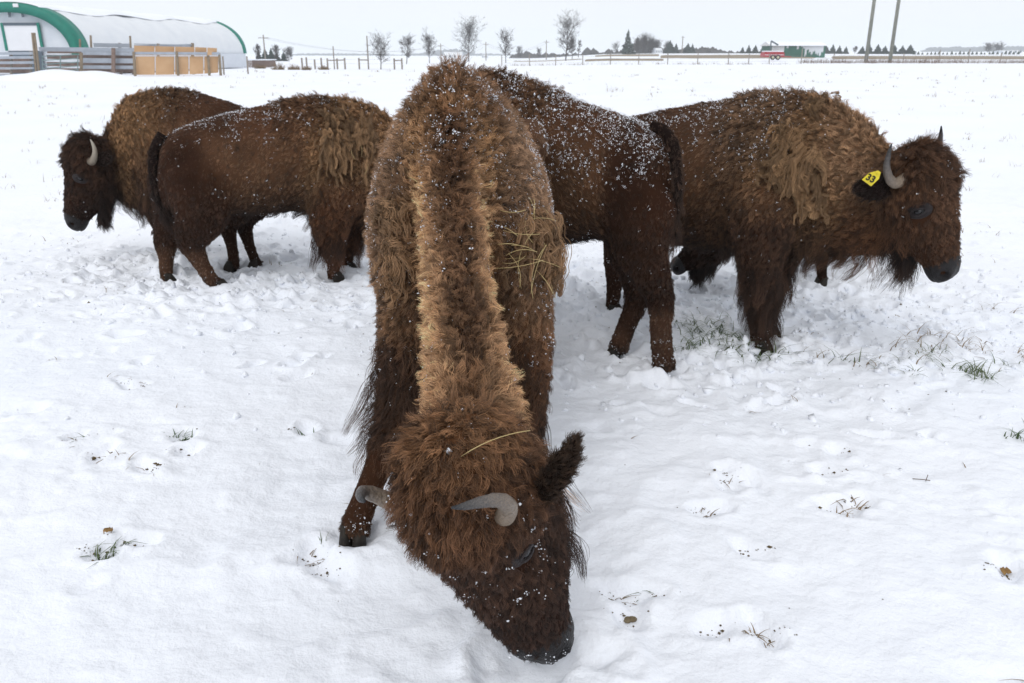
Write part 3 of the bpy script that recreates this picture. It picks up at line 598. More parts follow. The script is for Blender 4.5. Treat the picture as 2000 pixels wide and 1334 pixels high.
def bison_center():
    root = tag(empty('bison', (-.2, 3.4, 0)), 'bison with its head down in the snow facing the viewer, tan mane ridge', 'bison', GROUP)
    b = Beast('c'); X = -.20
    ts = [(-.16, 4.52, 1.20, .75, .13, 2, ('back', 'rump', 'rump')), (-.16, 4.42, 1.30, .62, .235, 2, ('back', 'rump', 'rump')), (-.16, 4.22, 1.375, .56, .31, 2.2, ('back', 'flank', 'bellyd')),
          (-.165, 3.95, 1.37, .50, .345, 2, ('back', 'flank', 'belly')), (-.17, 3.65, 1.44, .46, .375, 1.9, ('back', 'flank', 'belly')), (-.185, 3.35, 1.55, .44, .375, 1.65, ('hump', 'flank', 'belly')),
          (-.205, 3.10, 1.62, .45, .36, 1.5, ('hump', 'capeb', 'belly')), (-.22, 2.95, 1.605, .48, .33, 1.45, ('hump', 'capeb', 'chestb')), (-.215, 2.85, 1.36, .50, .29, 1.7, ('humpg', 'capeb', 'chestb')),
          (-.21, 2.77, 1.1, .54, .20, 1.9, ('humpg', 'cape', 'chestb'))]
    b.trunk_w([[r[0], r[1], r[2], r[0], r[1], r[3], r[4], r[5]] for r in ts], [r[6] for r in ts], .03)
    Z['ridge'] = (.055, .80, .010, 1.6, 0, (.095, .048, .024)); Z['ridges'] = (.060, .55, .010, 1.3, 0, GL); Z['ridgeb'] = (.05, .3, .01, 1, 0, MB_)
    nk = [(-.215, 2.88, 1.49, 2.84, .85, .10), (-.20, 2.75, 1.34, 2.70, .70, .095), (-.18, 2.60, 1.16, 2.54, .60, .095), (-.155, 2.43, 1.01, 2.38, .54, .105), (-.125, 2.25, .885, 2.22, .50, .12), (-.11, 2.08, .80, 2.08, .46, .14), (-.125, 1.94, .76, 2.02, .44, .16)]
    b.trunk_w([[x, y1, z1, x, y2, z2, w, 2.4] for x, y1, z1, y2, z2, w in nk], [('ridge', 'ridges', 'ridgeb')] * 5 + [('mopb', 'ridges', 'ridgeb'), ('mopb', 'mopb', 'ridgeb')], .02)
    b.head((-.155, 1.80, .665), (.345, .10, -.93), (-.46, -.84, -.24), 1.17,
           {'m': ('mopb', 'mopb', 'mopb'), 'f': ('facer', 'facer', 'jaw'), 'n': ('face', 'nose', 'jawn')}, wsc=.75)
    F0 = (0, -1, 0)
    for P, z in (([(-.34, 2.98, 1.0, .15), (-.375, 2.90, .72, .13), (-.395, 2.78, .52, .10), (-.43, 2.70, .36, .075), (-.50, 2.60, .20, .054), (-.55, 2.55, .08, .058), (-.565, 2.53, .03, .06)], ['capeb', 'capeb', 'panta', 'panta', 'shank', 'shank', 'past']),
                 ([(-.02, 2.98, 1.0, .15), (.03, 2.92, .72, .13), (.05, 2.86, .52, .095), (.055, 2.82, .36, .068), (.055, 2.80, .20, .048), (.055, 2.78, .08, .052), (.055, 2.76, .03, .05)], ['capeb', 'capeb', 'pantb', 'panta', 'leg', 'leg', 'past']),
                 ([(-.37, 4.22, 1.0, .17), (-.39, 4.12, .75, .15), (-.38, 4.25, .48, .08), (-.38, 4.22, .28, .052), (-.38, 4.18, .10, .05), (-.38, 4.16, .03, .05)], ['rump', 'thigh', 'leg', 'leg', 'leg', 'past']),
                 ([(.0, 4.22, 1.0, .17), (.02, 4.12, .75, .15), (.02, 4.25, .48, .08), (.02, 4.22, .28, .052), (.02, 4.18, .10, .05), (.02, 4.16, .03, .05)], ['rump', 'thigh', 'leg', 'leg', 'leg', 'past'])):
        b.limb(P, z, fwd=F0); hoof(root, np.array(P[-1][:3]) + [0, -.02, 0], F0)
    for sx in (-1, 1): b.limb([(-.16 + sx * .20, 4.30, 1.20, .07), (-.165 + sx * .255, 4.16, 1.245, .085), (-.165 + sx * .27, 4.0, 1.18, .07)], ['rump'] * 3, fwd=(0, 0, 1))   # hip bones
    def cf(V, C, A):
        x, y = pix(V)
        r = np.array(GD)[None]
        # pale wool on shoulders and flank sides in front, redder brown low down, dark collar atop the ridge
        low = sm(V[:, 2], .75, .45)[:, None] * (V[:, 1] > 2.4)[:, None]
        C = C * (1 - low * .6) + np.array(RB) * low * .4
        cap = (sm(V[:, 1], 3.7, 3.1) * sm(V[:, 2], .7, 1.0) * (V[:, 1] > 2.45) * sm(np.abs(V[:, 0] + .2), .13, .18))[:, None] * .8
        C = C * (1 - cap) + np.array((.215, .145, .095)) * cap
        rear = (sm(V[:, 1], 3.0, 3.4) * sm(V[:, 2], .8, 1.1))[:, None] * .5; C = C * (1 - rear) + np.array((.16, .105, .068)) * rear
        crest = (sm(np.abs(V[:, 0] + .21), .13, .04) * sm(V[:, 2], 1.16, 1.28) * sm(V[:, 2], 1.50, 1.42) * (V[:, 1] > 2.6) * (V[:, 1] < 3.0))[:, None]
        C = C * (1 - crest * .55) + np.array(DB) * crest * .55
        ys = np.array([1.9, 2.08, 2.25, 2.43, 2.6, 2.75, 2.9]); xs = np.interp(V[:, 1], ys, [-.125, -.11, -.125, -.155, -.18, -.20, -.215]); zt_ = np.interp(V[:, 1], ys, [.74, .80, .885, 1.01, 1.16, 1.34, 1.53])
        on = (V[:, 1] > 2.0) * sm(V[:, 1], 2.90, 2.78) * (np.abs(V[:, 0] - xs) < .17) * sm(V[:, 2], zt_ - .42, zt_ - .3); dl = sm(np.abs(V[:, 0] - xs) + .02 * (vnoise(V, 9, 4) - .5), .02, .075)[:, None]
        rc = np.array((.095, .055, .032)) * (1 - dl) + np.array((.36, .235, .14)) * dl; rc = rc * (.75 + .5 * vnoise(V, 16, 8, 2))[:, None]; on = (on * .9)[:, None] * (1 - crest * .7); C = C * (1 - on) + rc * on
        ba = (sm(np.abs(V[:, 0] - xs), .10, .14) * sm(np.abs(V[:, 0] - xs), .28, .18) * (V[:, 1] > 2.5) * sm(V[:, 1], 3.05, 2.9) * sm(V[:, 2], 1.4, 1.2))[:, None] * .6; C = C * (1 - ba) + np.array((.05, .028, .017)) * ba  # shade on both sides of the ridge, painted into the flank colour
        # head grows darker towards the nose and behind the horns
        hd = np.linalg.norm(V - b.hp(.45, 0, 0), axis=1); k = sm(hd, .60, .22)[:, None] * .8
        C = C * (1 - k) + np.array(DK) * k * 1.2
        hv = ((V[:, 1] < 2.12) & (V[:, 2] < 1.0)); t = (hv * sm(V[:, 2], .66, .84))[:, None] * .5
        C = C * (1 - t) + np.array((.20, .115, .06)) * t
        return C, A
    b.build(root, .015, 1.0, .00078, cf, 1.5)
    head_parts(b, root, M_HORND, 1.0, earcol=(.040, .024, .015), seed=11, furn=4500, ears=(.45, 1), beard=(700, .1), hlr=(.80, .93), es=.8,
               hornpts=[(.08, .12, .03, .018), (.06, .16, .05, .0195), (.02, .194, .065, .0185), (-.018, .204, .09, .0145), (-.034, .184, .115, .0115), (-.040, .157, .135, .0075), (-.043, .132, .145, .0025)],
               earpts=[(.14, .12, -.08, .018), (.11, .155, -.09, .025), (.07, .195, -.10, .027), (.03, .23, -.115, .019), (.0, .25, -.125, .004)])
    b.fur(66000, 5000, 21)
    tail(root, [(-.19, 4.54, 1.15, .035), (-.19, 4.62, 1.0, .03), (-.19, 4.62, .8, .022), (-.19, 4.6, .62, .015)], .09, 3, n=1500)
    snow_on(b, root, 13000, 31, lambda p, n: np.clip(n[:, 2] * .8 + .25, 0, 1) * (p[:, 1] > 2.75) * sm(p[:, 2], .7, 1.1) + .07 * (p[:, 2] > .3), .0030)
    return root, b

def side_bison(loc, label, st, legs, head, cf=None, tailp=None, dens=.8, hairr=.0013, hornmat=M_HORN, horn=1.0, seed=1, snow=900, tint=1.0, fringe=3500, per=34000, hscale=1.0, hz=None, hkw={}, flake=.006, snoww=None, tuft=.10, tkw={}):
    root = tag(empty('bison', loc), label, 'bison', GROUP)
    b = Beast('s'); b.trunk(st, inset=.035)
    P, L, N = head; b.head(P, L, N, hscale, hz)
    c0 = U(st[0][0], st[0][1], st[0][4]); c1 = U(st[-1][0], st[-1][1], st[-1][4]); fwd = nrm(np.array([c1[0] - c0[0], c1[1] - c0[1], 0]))
    for pts, z in legs:
        W = [[*U(x, y, Y), r] for x, y, Y, r in pts]; W[-1][2] = max(W[-1][2], .03)
        b.limb(W, z, fwd=fwd); hoof(root, np.array(W[-1][:3]) + fwd * .02, fwd)
    b.fwd = fwd
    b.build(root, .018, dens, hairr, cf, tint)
    head_parts(b, root, hornmat, horn, seed=seed, furn=1800, **hkw)
    b.fur(per, fringe, seed)
    if tailp: tail(root, [[*U(x, y, Y), r] for x, y, Y, r in tailp], tuft, seed, n=2600, rad=hairr, **tkw)
    if snow: snow_on(b, root, snow, seed + 50, snoww or (lambda p, n: np.clip(n[:, 2] + .05, 0, 1) * sm(p[:, 2], .9, 1.25) + .02), flake)
    return root, b

cent_root, CB = bison_center()

# right: large bison with a yellow tag, facing right and half towards the viewer
def cfA(V, C, A):
    x, y = pix(V)
    g = (sm(x, 1560, 1640) * sm(x, 1770, 1700) * sm(y, 430, 300) * (V[:, 1] < 5))[:, None] * .75
    C = C * (1 - g) + np.array((.27, .18, .115)) * g
    g = (sm(x, 1280, 1450) * sm(x, 1600, 1520) * sm(y, 400, 250))[:, None] * .6
    C = C * (1 - g) + np.array((.155, .105, .07)) * g
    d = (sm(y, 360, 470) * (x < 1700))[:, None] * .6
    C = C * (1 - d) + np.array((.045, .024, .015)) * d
    fc_ = sm(x, 1700, 1760)[:, None] * .5 * (.5 + vnoise(V, 8, 77, 2))[:, None]; C = C * (1 - fc_) + np.array((.10, .055, .032)) * fc_
    ck = (np.exp(-((x - 1690) / 75) ** 2 - ((y - 470) / 60) ** 2))[:, None] * .6
    C = C * (1 - ck) + np.array((.13, .062, .028)) * ck
    return C, A
A_root, A_b = side_bison((1.3, 4.9, 0), 'big bison at the right facing right, yellow tag 33 in its ear', [
    (1190, 300, 1197, 430, 5.48, .15, 2, ('rump', 'rump', 'rump')), (1212, 228, 1222, 470, 5.42, .24, 2, ('back', 'rump', 'bellyd')), (1270, 208, 1285, 476, 5.27, .29, 2, ('back', 'flank', 'bellyd')),
    (1340, 194, 1350, 486, 5.12, .33, 1.9, ('back', 'flank', 'belly')), (1420, 180, 1425, 492, 4.95, .35, 1.8, ('back', 'flank', 'belly')), (1490, 169, 1490, 492, 4.80, .34, 1.7, ('hump', 'capeb', 'chest')),
    (1565, 168, 1550, 500, 4.64, .31, 1.6, ('hump', 'cape', 'chest')), (1635, 188, 1610, 502, 4.49, .28, 1.7, ('humpg', 'cape', 'chest')), (1690, 228, 1655, 498, 4.37, .23, 1.9, ('humpg', 'cape', 'throat')),
    (1735, 280, 1695, 505, 4.27, .19, 2, ('humpg', 'capeb', 'throat')), (1765, 320, 1735, 500, 4.21, .15, 2, ('mopb', 'mopb', 'throat'))],
    [([(1500, 400, 4.50, .17), (1485, 480, 4.46, .125), (1482, 560, 4.46, .082), (1484, 610, 4.47, .055), (1482, 655, 4.5, .050), (1484, 672, 4.5, .054)], ['capeb', 'chestb', 'panta', 'panta', 'shank', 'past']),
     ([(1560, 400, 4.85, .16), (1530, 480, 4.80, .11), (1505, 560, 4.78, .075), (1498, 610, 4.76, .052), (1497, 640, 4.75, .046), (1499, 654, 4.75, .05)], ['capeb', 'chestb', 'panta', 'panta', 'shank', 'past']),
     ([(1250, 360, 5.25, .20), (1225, 430, 5.22, .15), (1200, 510, 5.30, .07), (1200, 560, 5.25, .050), (1195, 600, 5.2, .046), (1196, 612, 5.18, .05)], ['rump', 'thigh', 'leg', 'leg', 'leg', 'past']),
     ([(1260, 360, 5.6, .18), (1262, 430, 5.6, .13), (1262, 500, 5.62, .07), (1262, 545, 5.6, .05), (1262, 575, 5.56, .046), (1262, 583, 5.55, .05)], ['rump', 'thigh', 'leg', 'leg', 'leg', 'past'])],
    (U(1797, 322, 4.10), (.33, -.24, -.91), (.62, -.78, .10)), cfA, None, 1.0, .0009, M_HORND, 1.0, 41, 6000, tint=1.15, per=44000, fringe=7500, hscale=1.0,
    snoww=lambda p, n: np.clip(n[:, 2] + .25, 0, 1) * sm(p[:, 2], .95, 1.2) * sm(p[:, 0], 1.75, 1.35) + .02, flake=.0030,
    hkw=dict(es=1.2, ears=(1.3, 1.3), beard=(2600, .24), hornpts=[(.020, .12, -.01, .025), (.040, .175, -.02, .026), (.038, .216, -.03, .025), (.0, .246, -.03, .021), (-.055, .260, -.015, .0155), (-.105, .256, .01, .010), (-.145, .244, .03, .003)]))

# rear of the one behind the centre bison
def cfB(V, C, A):
    x, y = pix(V)
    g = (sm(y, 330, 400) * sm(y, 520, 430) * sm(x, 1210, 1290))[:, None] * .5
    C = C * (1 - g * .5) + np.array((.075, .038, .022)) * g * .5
    g = (sm(x, 1250, 1180) * sm(y, 300, 230))[:, None] * .4
    C = C * (1 - g) + np.array((.13, .07, .038)) * g
    return C, A
B_root, B_b = side_bison((.5, 4.5, 0), 'dark bison half hidden behind the centre one, rump and tail showing, snow on back', [
    (1318, 320, 1302, 430, 4.24, .12, 2, ('back', 'rump', 'thigh')), (1298, 268, 1290, 455, 4.28, .22, 2.2, ('back', 'rump', 'thigh')), (1250, 228, 1230, 480, 4.35, .29, 2.2, ('back', 'rump', 'bellyd')),
    (1190, 203, 1170, 474, 4.45, .32, 2, ('back', 'flank', 'belly')), (1120, 180, 1105, 484, 4.55, .35, 1.9, ('back', 'flank', 'belly')), (1050, 154, 1040, 494, 4.65, .35, 1.8, ('hump', 'capeb', 'belly')),
    (990, 132, 980, 505, 4.75, .31, 1.6, ('hump', 'capeb', 'chest')), (930, 126, 920, 510, 4.85, .27, 1.6, ('hump', 'cape', 'chest')), (880, 165, 870, 505, 4.95, .24, 1.8, ('humpg', 'cape', 'chest')), (842, 240, 840, 480, 5.05, .18, 2, ('humpg', 'capeb', 'throat'))],
    [([(1258, 400, 4.25, .165), (1250, 470, 4.17, .135), (1268, 530, 4.14, .10), (1290, 585, 4.14, .068), (1290, 640, 4.1, .055), (1295, 700, 4.08, .056), (1298, 722, 4.07, .06)], ['rump', 'thigh', 'thigh', 'thigh', 'legr', 'legr', 'past']),
     ([(1250, 400, 4.5, .18), (1235, 480, 4.42, .13), (1245, 540, 4.4, .09), (1243, 590, 4.4, .062), (1226, 630, 4.38, .052), (1212, 668, 4.36, .052), (1206, 684, 4.34, .058)], ['rump', 'thigh', 'thigh', 'thigh', 'leg', 'legr', 'past']),
     ([(960, 400, 4.6, .16), (960, 480, 4.55, .11), (960, 560, 4.55, .07), (958, 620, 4.52, .05), (958, 660, 4.5, .05)], ['capeb', 'panta', 'panta', 'leg', 'past']),
     ([(930, 400, 5.05, .15), (925, 480, 5.0, .10), (922, 540, 5.0, .065), (920, 590, 4.98, .05), (920, 620, 4.95, .05)], ['capeb', 'panta', 'panta', 'leg', 'past'])],
    (U(838, 300, 5.22), (-.1, .35, -.92), (-.55, .80, .2)), cfB,
    [(1272, 244, 4.27, .024), (1298, 258, 4.24, .032), (1316, 290, 4.2, .031), (1322, 345, 4.17, .027), (1321, 405, 4.15, .022), (1314, 465, 4.15, .016)], 1.0, .0009, M_HORN, 1.0, 61, 9000, tint=1.08, per=44000, fringe=4500,
    snoww=lambda p, n: np.clip(n[:, 2] * 1.1 + .15, 0, 1) * sm(p[:, 2], .9, 1.2) + .03, flake=.0030, tuft=.14, tkw=dict(cdark=DB, cbase=BR))

# left, nearer one, facing right
def cfD(V, C, A):
    x, y = pix(V)
    g = (sm(x, 600, 720) * sm(y, 380, 270))[:, None] * .8
    C = C * (1 - g) + np.array((.27, .17, .095)) * g
    g = (sm(x, 440, 520) * sm(x, 660, 600) * sm(y, 330, 230))[:, None] * .5
    C = C * (1 - g) + np.array((.15, .08, .045)) * g
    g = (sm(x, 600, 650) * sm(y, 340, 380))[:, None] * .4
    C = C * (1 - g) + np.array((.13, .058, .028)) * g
    return C, A
D_root, D_b = side_bison((-1.8, 6.05, 0), 'brown bison facing right at the left, torn tan wool patch on its shoulder', [
    (303, 330, 308, 400, 5.88, .12, 2, ('rump', 'rump', 'thigh')), (323, 262, 333, 425, 5.9, .22, 2.2, ('back', 'rump', 'thigh')), (370, 234, 390, 432, 5.92, .28, 2.2, ('back', 'rump', 'bellyd')),
    (440, 213, 450, 425, 5.97, .31, 2, ('back', 'flank', 'belly')), (510, 196, 510, 424, 6.03, .34, 1.9, ('back', 'flank', 'belly')), (580, 183, 575, 418, 6.1, .34, 1.8, ('hump', 'flank', 'belly')),
    (640, 180, 630, 425, 6.15, .31, 1.7, ('hump', 'cape', 'chest')), (700, 189, 690, 425, 6.2, .28, 1.8, ('humpg', 'cape', 'chest')), (748, 210, 735, 420, 6.26, .25, 2, ('humpg', 'cape', 'chest')), (775, 245, 768, 400, 6.32, .19, 2, ('humpg', 'capeb', 'throat')),
    (810, 290, 800, 400, 6.4, .16, 2, ('mopb', 'mopb', 'throat'))],
    [([(660, 370, 6.0, .16), (645, 430, 5.97, .125), (646, 475, 5.98, .080), (652, 515, 6.03, .050), (651, 535, 6.05, .046), (653, 543, 6.05, .05)], ['capeb', 'pantb', 'panta', 'leg', 'shank', 'past']),
     ([(700, 370, 6.35, .15), (688, 430, 6.33, .11), (680, 475, 6.33, .070), (678, 505, 6.34, .046), (677, 518, 6.35, .042), (679, 524, 6.35, .046)], ['capeb', 'chest', 'panta', 'leg', 'shank', 'past']),
     ([(390, 350, 5.78, .20), (392, 420, 5.72, .16), (375, 470, 5.74, .095), (388, 505, 5.76, .058), (412, 545, 5.78, .048), (427, 562, 5.79, .054)], ['rump', 'thigh', 'thigh', 'legr', 'legr', 'past']),
     ([(350, 350, 6.1, .19), (345, 420, 6.08, .14), (325, 468, 6.1, .085), (325, 505, 6.05, .052), (325, 540, 6.0, .046), (325, 548, 6.0, .05)], ['rump', 'thigh', 'thigh', 'legr', 'legr', 'past'])],
    (U(842, 325, 6.5), (.10, .12, -.97), (.85, .35, .2)), cfD,
    [(318, 262, 5.86, .036), (301, 295, 5.82, .034), (300, 340, 5.8, .032), (308, 385, 5.78, .026), (324, 425, 5.78, .018)], .9, .0011, M_HORND, 1.0, 81, 5200, tint=1.12, per=34000, fringe=5500,
    snoww=lambda p, n: np.clip(n[:, 2] * 1.1 + .1, 0, 1) * sm(p[:, 2], .95, 1.2) * (.3 + .7 * sm(p[:, 0], -1.5, -2.1)) + .02, flake=.0030)

# left, farther one, facing left
def cfE(V, C, A):
    x, y = pix(V)
    g = (sm(x, 200, 235) * sm(x, 330, 270) * sm(y, 330, 250))[:, None] * .8
    C = C * (1 - g) + np.array((.27, .17, .09)) * g
    return C, A
E_root, E_b = side_bison((-2.6, 6.7, 0), 'leftmost bison facing left with pale curved horn and hairy beard, rump behind another', [
    (535, 262, 530, 370, 6.5, .13, 2, ('rump', 'rump', 'rump')), (515, 222, 510, 400, 6.52, .22, 2, ('back', 'rump', 'bellyd')), (460, 195, 460, 410, 6.6, .29, 2, ('back', 'flank', 'belly')),
    (400, 176, 400, 412, 6.68, .33, 1.9, ('back', 'flank', 'belly')), (345, 167, 345, 415, 6.75, .32, 1.8, ('hump', 'flank', 'chest')), (290, 170, 292, 412, 6.8, .29, 1.8, ('hump', 'capeb', 'chest')),
    (245, 186, 255, 402, 6.8, .26, 2, ('humpg', 'cape', 'chest')), (220, 225, 228, 392, 6.77, .21, 2, ('humpg', 'capeb', 'throat')), (200, 265, 205, 385, 6.73, .16, 2, ('mopb', 'mop', 'throat'))],
    [([(320, 340, 6.62, .16), (308, 400, 6.60, .11), (309, 432, 6.66, .068), (320, 462, 6.75, .045), (330, 488, 6.85, .042), (330, 494, 6.85, .046)], ['capeb', 'panta', 'leg', 'leg', 'shank', 'past']),
     ([(350, 340, 7.0, .15), (352, 400, 7.05, .10), (358, 432, 7.1, .060), (360, 456, 7.15, .043), (361, 470, 7.2, .040), (361, 477, 7.2, .044)], ['capeb', 'panta', 'leg', 'leg', 'shank', 'past']),
     ([(480, 340, 6.38, .19), (470, 390, 6.35, .14), (446, 435, 6.42, .075), (452, 475, 6.40, .046), (457, 512, 6.38, .042), (456, 520, 6.38, .046)], ['rump', 'thigh', 'thigh', 'leg', 'leg', 'past']),
     ([(495, 340, 6.6, .17), (500, 395, 6.6, .12), (478, 432, 6.55, .070), (486, 475, 6.5, .044), (498, 508, 6.45, .040), (503, 518, 6.42, .044)], ['rump', 'thigh', 'thigh', 'leg', 'leg', 'past'])],
    (U(170, 292, 6.6), (-.30, -.20, -.93), (-.86, -.46, .2)), cfE, None, .9, .0011, M_HORN, .8, 101, 700, per=34000, tint=1.12, fringe=6500, hkw=dict(hornpts=[(.045, .12, -.02, .028), (.065, .17, -.03, .028), (.06, .21, -.04, .026), (.02, .24, -.045, .021), (-.025, .245, -.035, .015), (-.06, .235, -.015, .010), (-.085, .22, .005, .003)], beard=(2200, .2)), hscale=1.09, flake=.0034,
    hz={'m': ('mop', 'mop', 'chest'), 'f': ('face', 'cheek', 'jaw'), 'n': ('face', 'nose', 'jawn')}, snoww=lambda p, n: np.clip(n[:, 2] + .1, 0, 1) * sm(p[:, 2], 1.0, 1.25) * .6 + .04)

# grazing one hidden behind the tagged bison
F_root, F_b = side_bison((2.0, 6.3, 0), 'small dark bison grazing behind the tagged one, only muzzle and a leg showing', [
    (1668, 290, 1665, 400, 7.15, .10, 2, ('rump', 'rump', 'thigh')), (1665, 255, 1660, 440, 7.0, .22, 2, ('back', 'rump', 'thigh')), (1655, 240, 1650, 455, 6.75, .27, 2, ('back', 'rump', 'bellyd')), (1640, 232, 1630, 465, 6.4, .28, 2, ('back', 'flank', 'bellyd')),
    (1605, 228, 1600, 470, 6.1, .26, 1.9, ('hump', 'capeb', 'belly')), (1560, 245, 1560, 472, 5.98, .24, 2, ('hump', 'capeb', 'chest')), (1500, 310, 1510, 480, 5.9, .18, 2, ('mop', 'mop', 'chest')), (1445, 400, 1455, 485, 5.86, .13, 2, ('mop', 'mop', 'throat'))],
    [([(1600, 400, 5.95, .12), (1606, 460, 5.92, .08), (1606, 500, 5.90, .052), (1605, 535, 5.88, .042), (1606, 550, 5.87, .046)], ['chestb', 'pantb', 'leg', 'shank', 'past']),
     ([(1540, 400, 6.1, .12), (1530, 460, 6.1, .08), (1530, 500, 6.1, .048), (1530, 530, 6.08, .040), (1530, 541, 6.08, .044)], ['chestb', 'pantb', 'leg', 'shank', 'past']),
     ([(1650, 360, 6.75, .15), (1645, 420, 6.75, .10), (1640, 460, 6.8, .055), (1640, 485, 6.8, .042), (1640, 498, 6.8, .045)], ['rump', 'thigh', 'leg', 'leg', 'past']),
     ([(1675, 360, 6.85, .15), (1675, 420, 6.85, .10), (1672, 455, 6.9, .055), (1672, 480, 6.9, .042), (1672, 492, 6.9, .045)], ['rump', 'thigh', 'leg', 'leg', 'past'])],
    (U(1412, 446, 5.80), (-.78, -.05, -.60), (-.55, -.25, .78)), None, None, .6, .0014, M_HORND, .6, 121, 0, per=16000, fringe=2500, hscale=.78,
    hz={'m': ('mop', 'mop', 'chest'), 'f': ('face', 'cheek', 'jaw'), 'n': ('nose', 'nose', 'jawn')})

# shed wool, straw and the ear tag
matted(A_b, A_root, [(1595, 215, 12, 9, .08), (1548, 262, 20, 18, .18), (1540, 320, 18, 14, .20), (1588, 300, 14, 14, .30), (1600, 380, 12, 7, .14), (1560, 360, 16, 7, .16)], 3, .05, (.30, .18, .092))
matted(D_b, D_root, [(655, 232, 18, 18, .12), (665, 265, 26, 30, .25), (705, 255, 22, 22, .28), (640, 260, 8, 10, .3)], 4, .05, (.31, .185, .095))
matted(CB, cent_root, [(775, 400, 12, 12, .14), (772, 470, 12, 16, .18), (772, 540, 8, 8, .12)], 5, .018)
matted(CB, cent_root, [(1035, 440, 18, 26, .22), (1050, 490, 14, 18, .2)], 6, .04)
def straws(b, root, spots, seed, off=.05):
    r = np.random.default_rng(seed)
    for px, py, ang, L, bend in spots:
        p, n = scr(b, px, py)
        if p is None: continue
        right = np.array([1., 0, 0]); up = np.array([0, math.sin(PITCH), math.cos(PITCH)]); d = right * math.cos(ang) + up * math.sin(ang); q = right * -math.sin(ang) + up * math.cos(ang)
        toc = nrm(np.array([0, 0, CAM_H]) - p); c = p + toc * off
        pts = [c + d * L * (t - .5) + q * bend * L * (1 - (2 * t - 1) ** 2) + toc * .02 * (1 - (2 * t - 1) ** 2) for t in np.linspace(0, 1, 8)]
        v, f = tube(pts, r.uniform(.0007, .0013), 5); mesh('straw', v, f, M_STRAW, root)
rs = random.Random(5)
straws(CB, cent_root, [(968, 866, .36, .17, .06)], 1, .095)
straws(CB, cent_root, [(1000 + rs.uniform(-8, 70), 430 + rs.uniform(-20, 120), rs.uniform(-1.9, .3), rs.uniform(.06, .2), rs.uniform(-.15, .15)) for i in range(26)], 2, .065)
straws(D_b, D_root, [(703, 290, -1.4, .12, .1), (716, 330, -1.9, .08, .05), (690, 300, -1.2, .09, -.1)], 3, .07)
tc_ = U(1702, 346, float(A_b.hp(-.0, -.24, -.13)[1]) - .085)
tn = nrm(np.array([-.12, -.97, .16])); tr = nrm(np.array([.97, -.10, -.17]) - tn * np.dot([.97, -.10, -.17], tn)); tu = np.cross(tn, tr); tu = tu if tu[2] > 0 else -tu
ca_, sa_ = math.cos(-.28), math.sin(-.28); tr, tu = tr * ca_ + tu * sa_, -tr * sa_ + tu * ca_
OUT = [(-.034, -.030), (.020, -.038), (.034, .008), (.026, .038), (.010, .040), (-.020, .012)]
v = [tc_ + tr * x + tu * y + tn * z for z in (0, .004) for x, y in OUT]; k = len(OUT)
tg = mesh('ear_tag', v, [tuple(range(k))[::-1], tuple(range(k, 2 * k))] + [(i, (i + 1) % k, k + (i + 1) % k, k + i) for i in range(k)], M_TAG, A_root, False)
tg['label'] = 'yellow plastic ear tag marked 33'
fc = bpy.data.curves.new('number', 'FONT'); fc.body = '33'; fc.size = .044; fc.extrude = .0008; fc.offset = .0012; fc.align_x = 'CENTER'; fc.align_y = 'CENTER'; fc.materials.append(M_INK)
fo = bpy.data.objects.new('number', fc); COL.objects.link(fo); fo.parent = tg
mw = Matrix.Identity(4)
for i in range(3): mw[i][0], mw[i][1], mw[i][2], mw[i][3] = tr[i], tu[i], tn[i], (tc_ + tn * .006 - tr * .001 - tu * .008)[i]
fme = bpy.data.meshes.new_from_object(fo.evaluated_get(bpy.context.evaluated_depsgraph_get())); bpy.data.objects.remove(fo)
fo = bpy.data.objects.new('number', fme); COL.objects.link(fo); fo.parent = tg; fo.matrix_basis = mw
v, f = tube([tc_ + tu * .026 + tr * .012 + tn * -.03, tc_ + tu * .026 + tr * .012 + tn * .008], .005, 8); mesh('stud', v, f, M_TAG, tg)
# ------------------------------------------------------------------ grass, weeds and litter breaking the snow
def blades(name, tufts, mat, seed, kind='stuff'):
    """tufts: x, y, number, height, spread, lean"""
    r = np.random.default_rng(seed); V = []; F_ = []; k = 0
    for x, y, n, h, sp, lean in tufts:
        for i in range(n):
            bx, by = x + r.normal() * sp, y + r.normal() * sp * .7; z = gz(bx, by) - .01; a = r.uniform(0, 2 * math.pi); L = h * r.uniform(.5, 1.25); w = r.uniform(.002, .0045) * max(1, y / 14)
            d = np.array([math.cos(a), math.sin(a), 0]); s_ = np.array([-d[1], d[0], 0]) * w; le = lean * r.uniform(.5, 1.4)
            for j, t in enumerate((0, .35, .7, 1)):
                c = np.array([bx, by, z]) + d * L * le * t ** 1.6 + np.array([0, 0, L * (t - .55 * min(le, 1.3) * t * t)]); ww = s_ * (1 - t * .9); V += [c - ww, c + ww]
            F_ += [(k, k + 1, k + 3, k + 2), (k + 2, k + 3, k + 5, k + 4), (k + 4, k + 5, k + 7, k + 6)]; k += 8
    o = mesh(name, V, F_, mat); o['kind'] = kind; return o
def T(px, py, n, h, sp, lean=1.0):
    g = G(px, py); return (g[0], g[1], n, h, sp, lean)
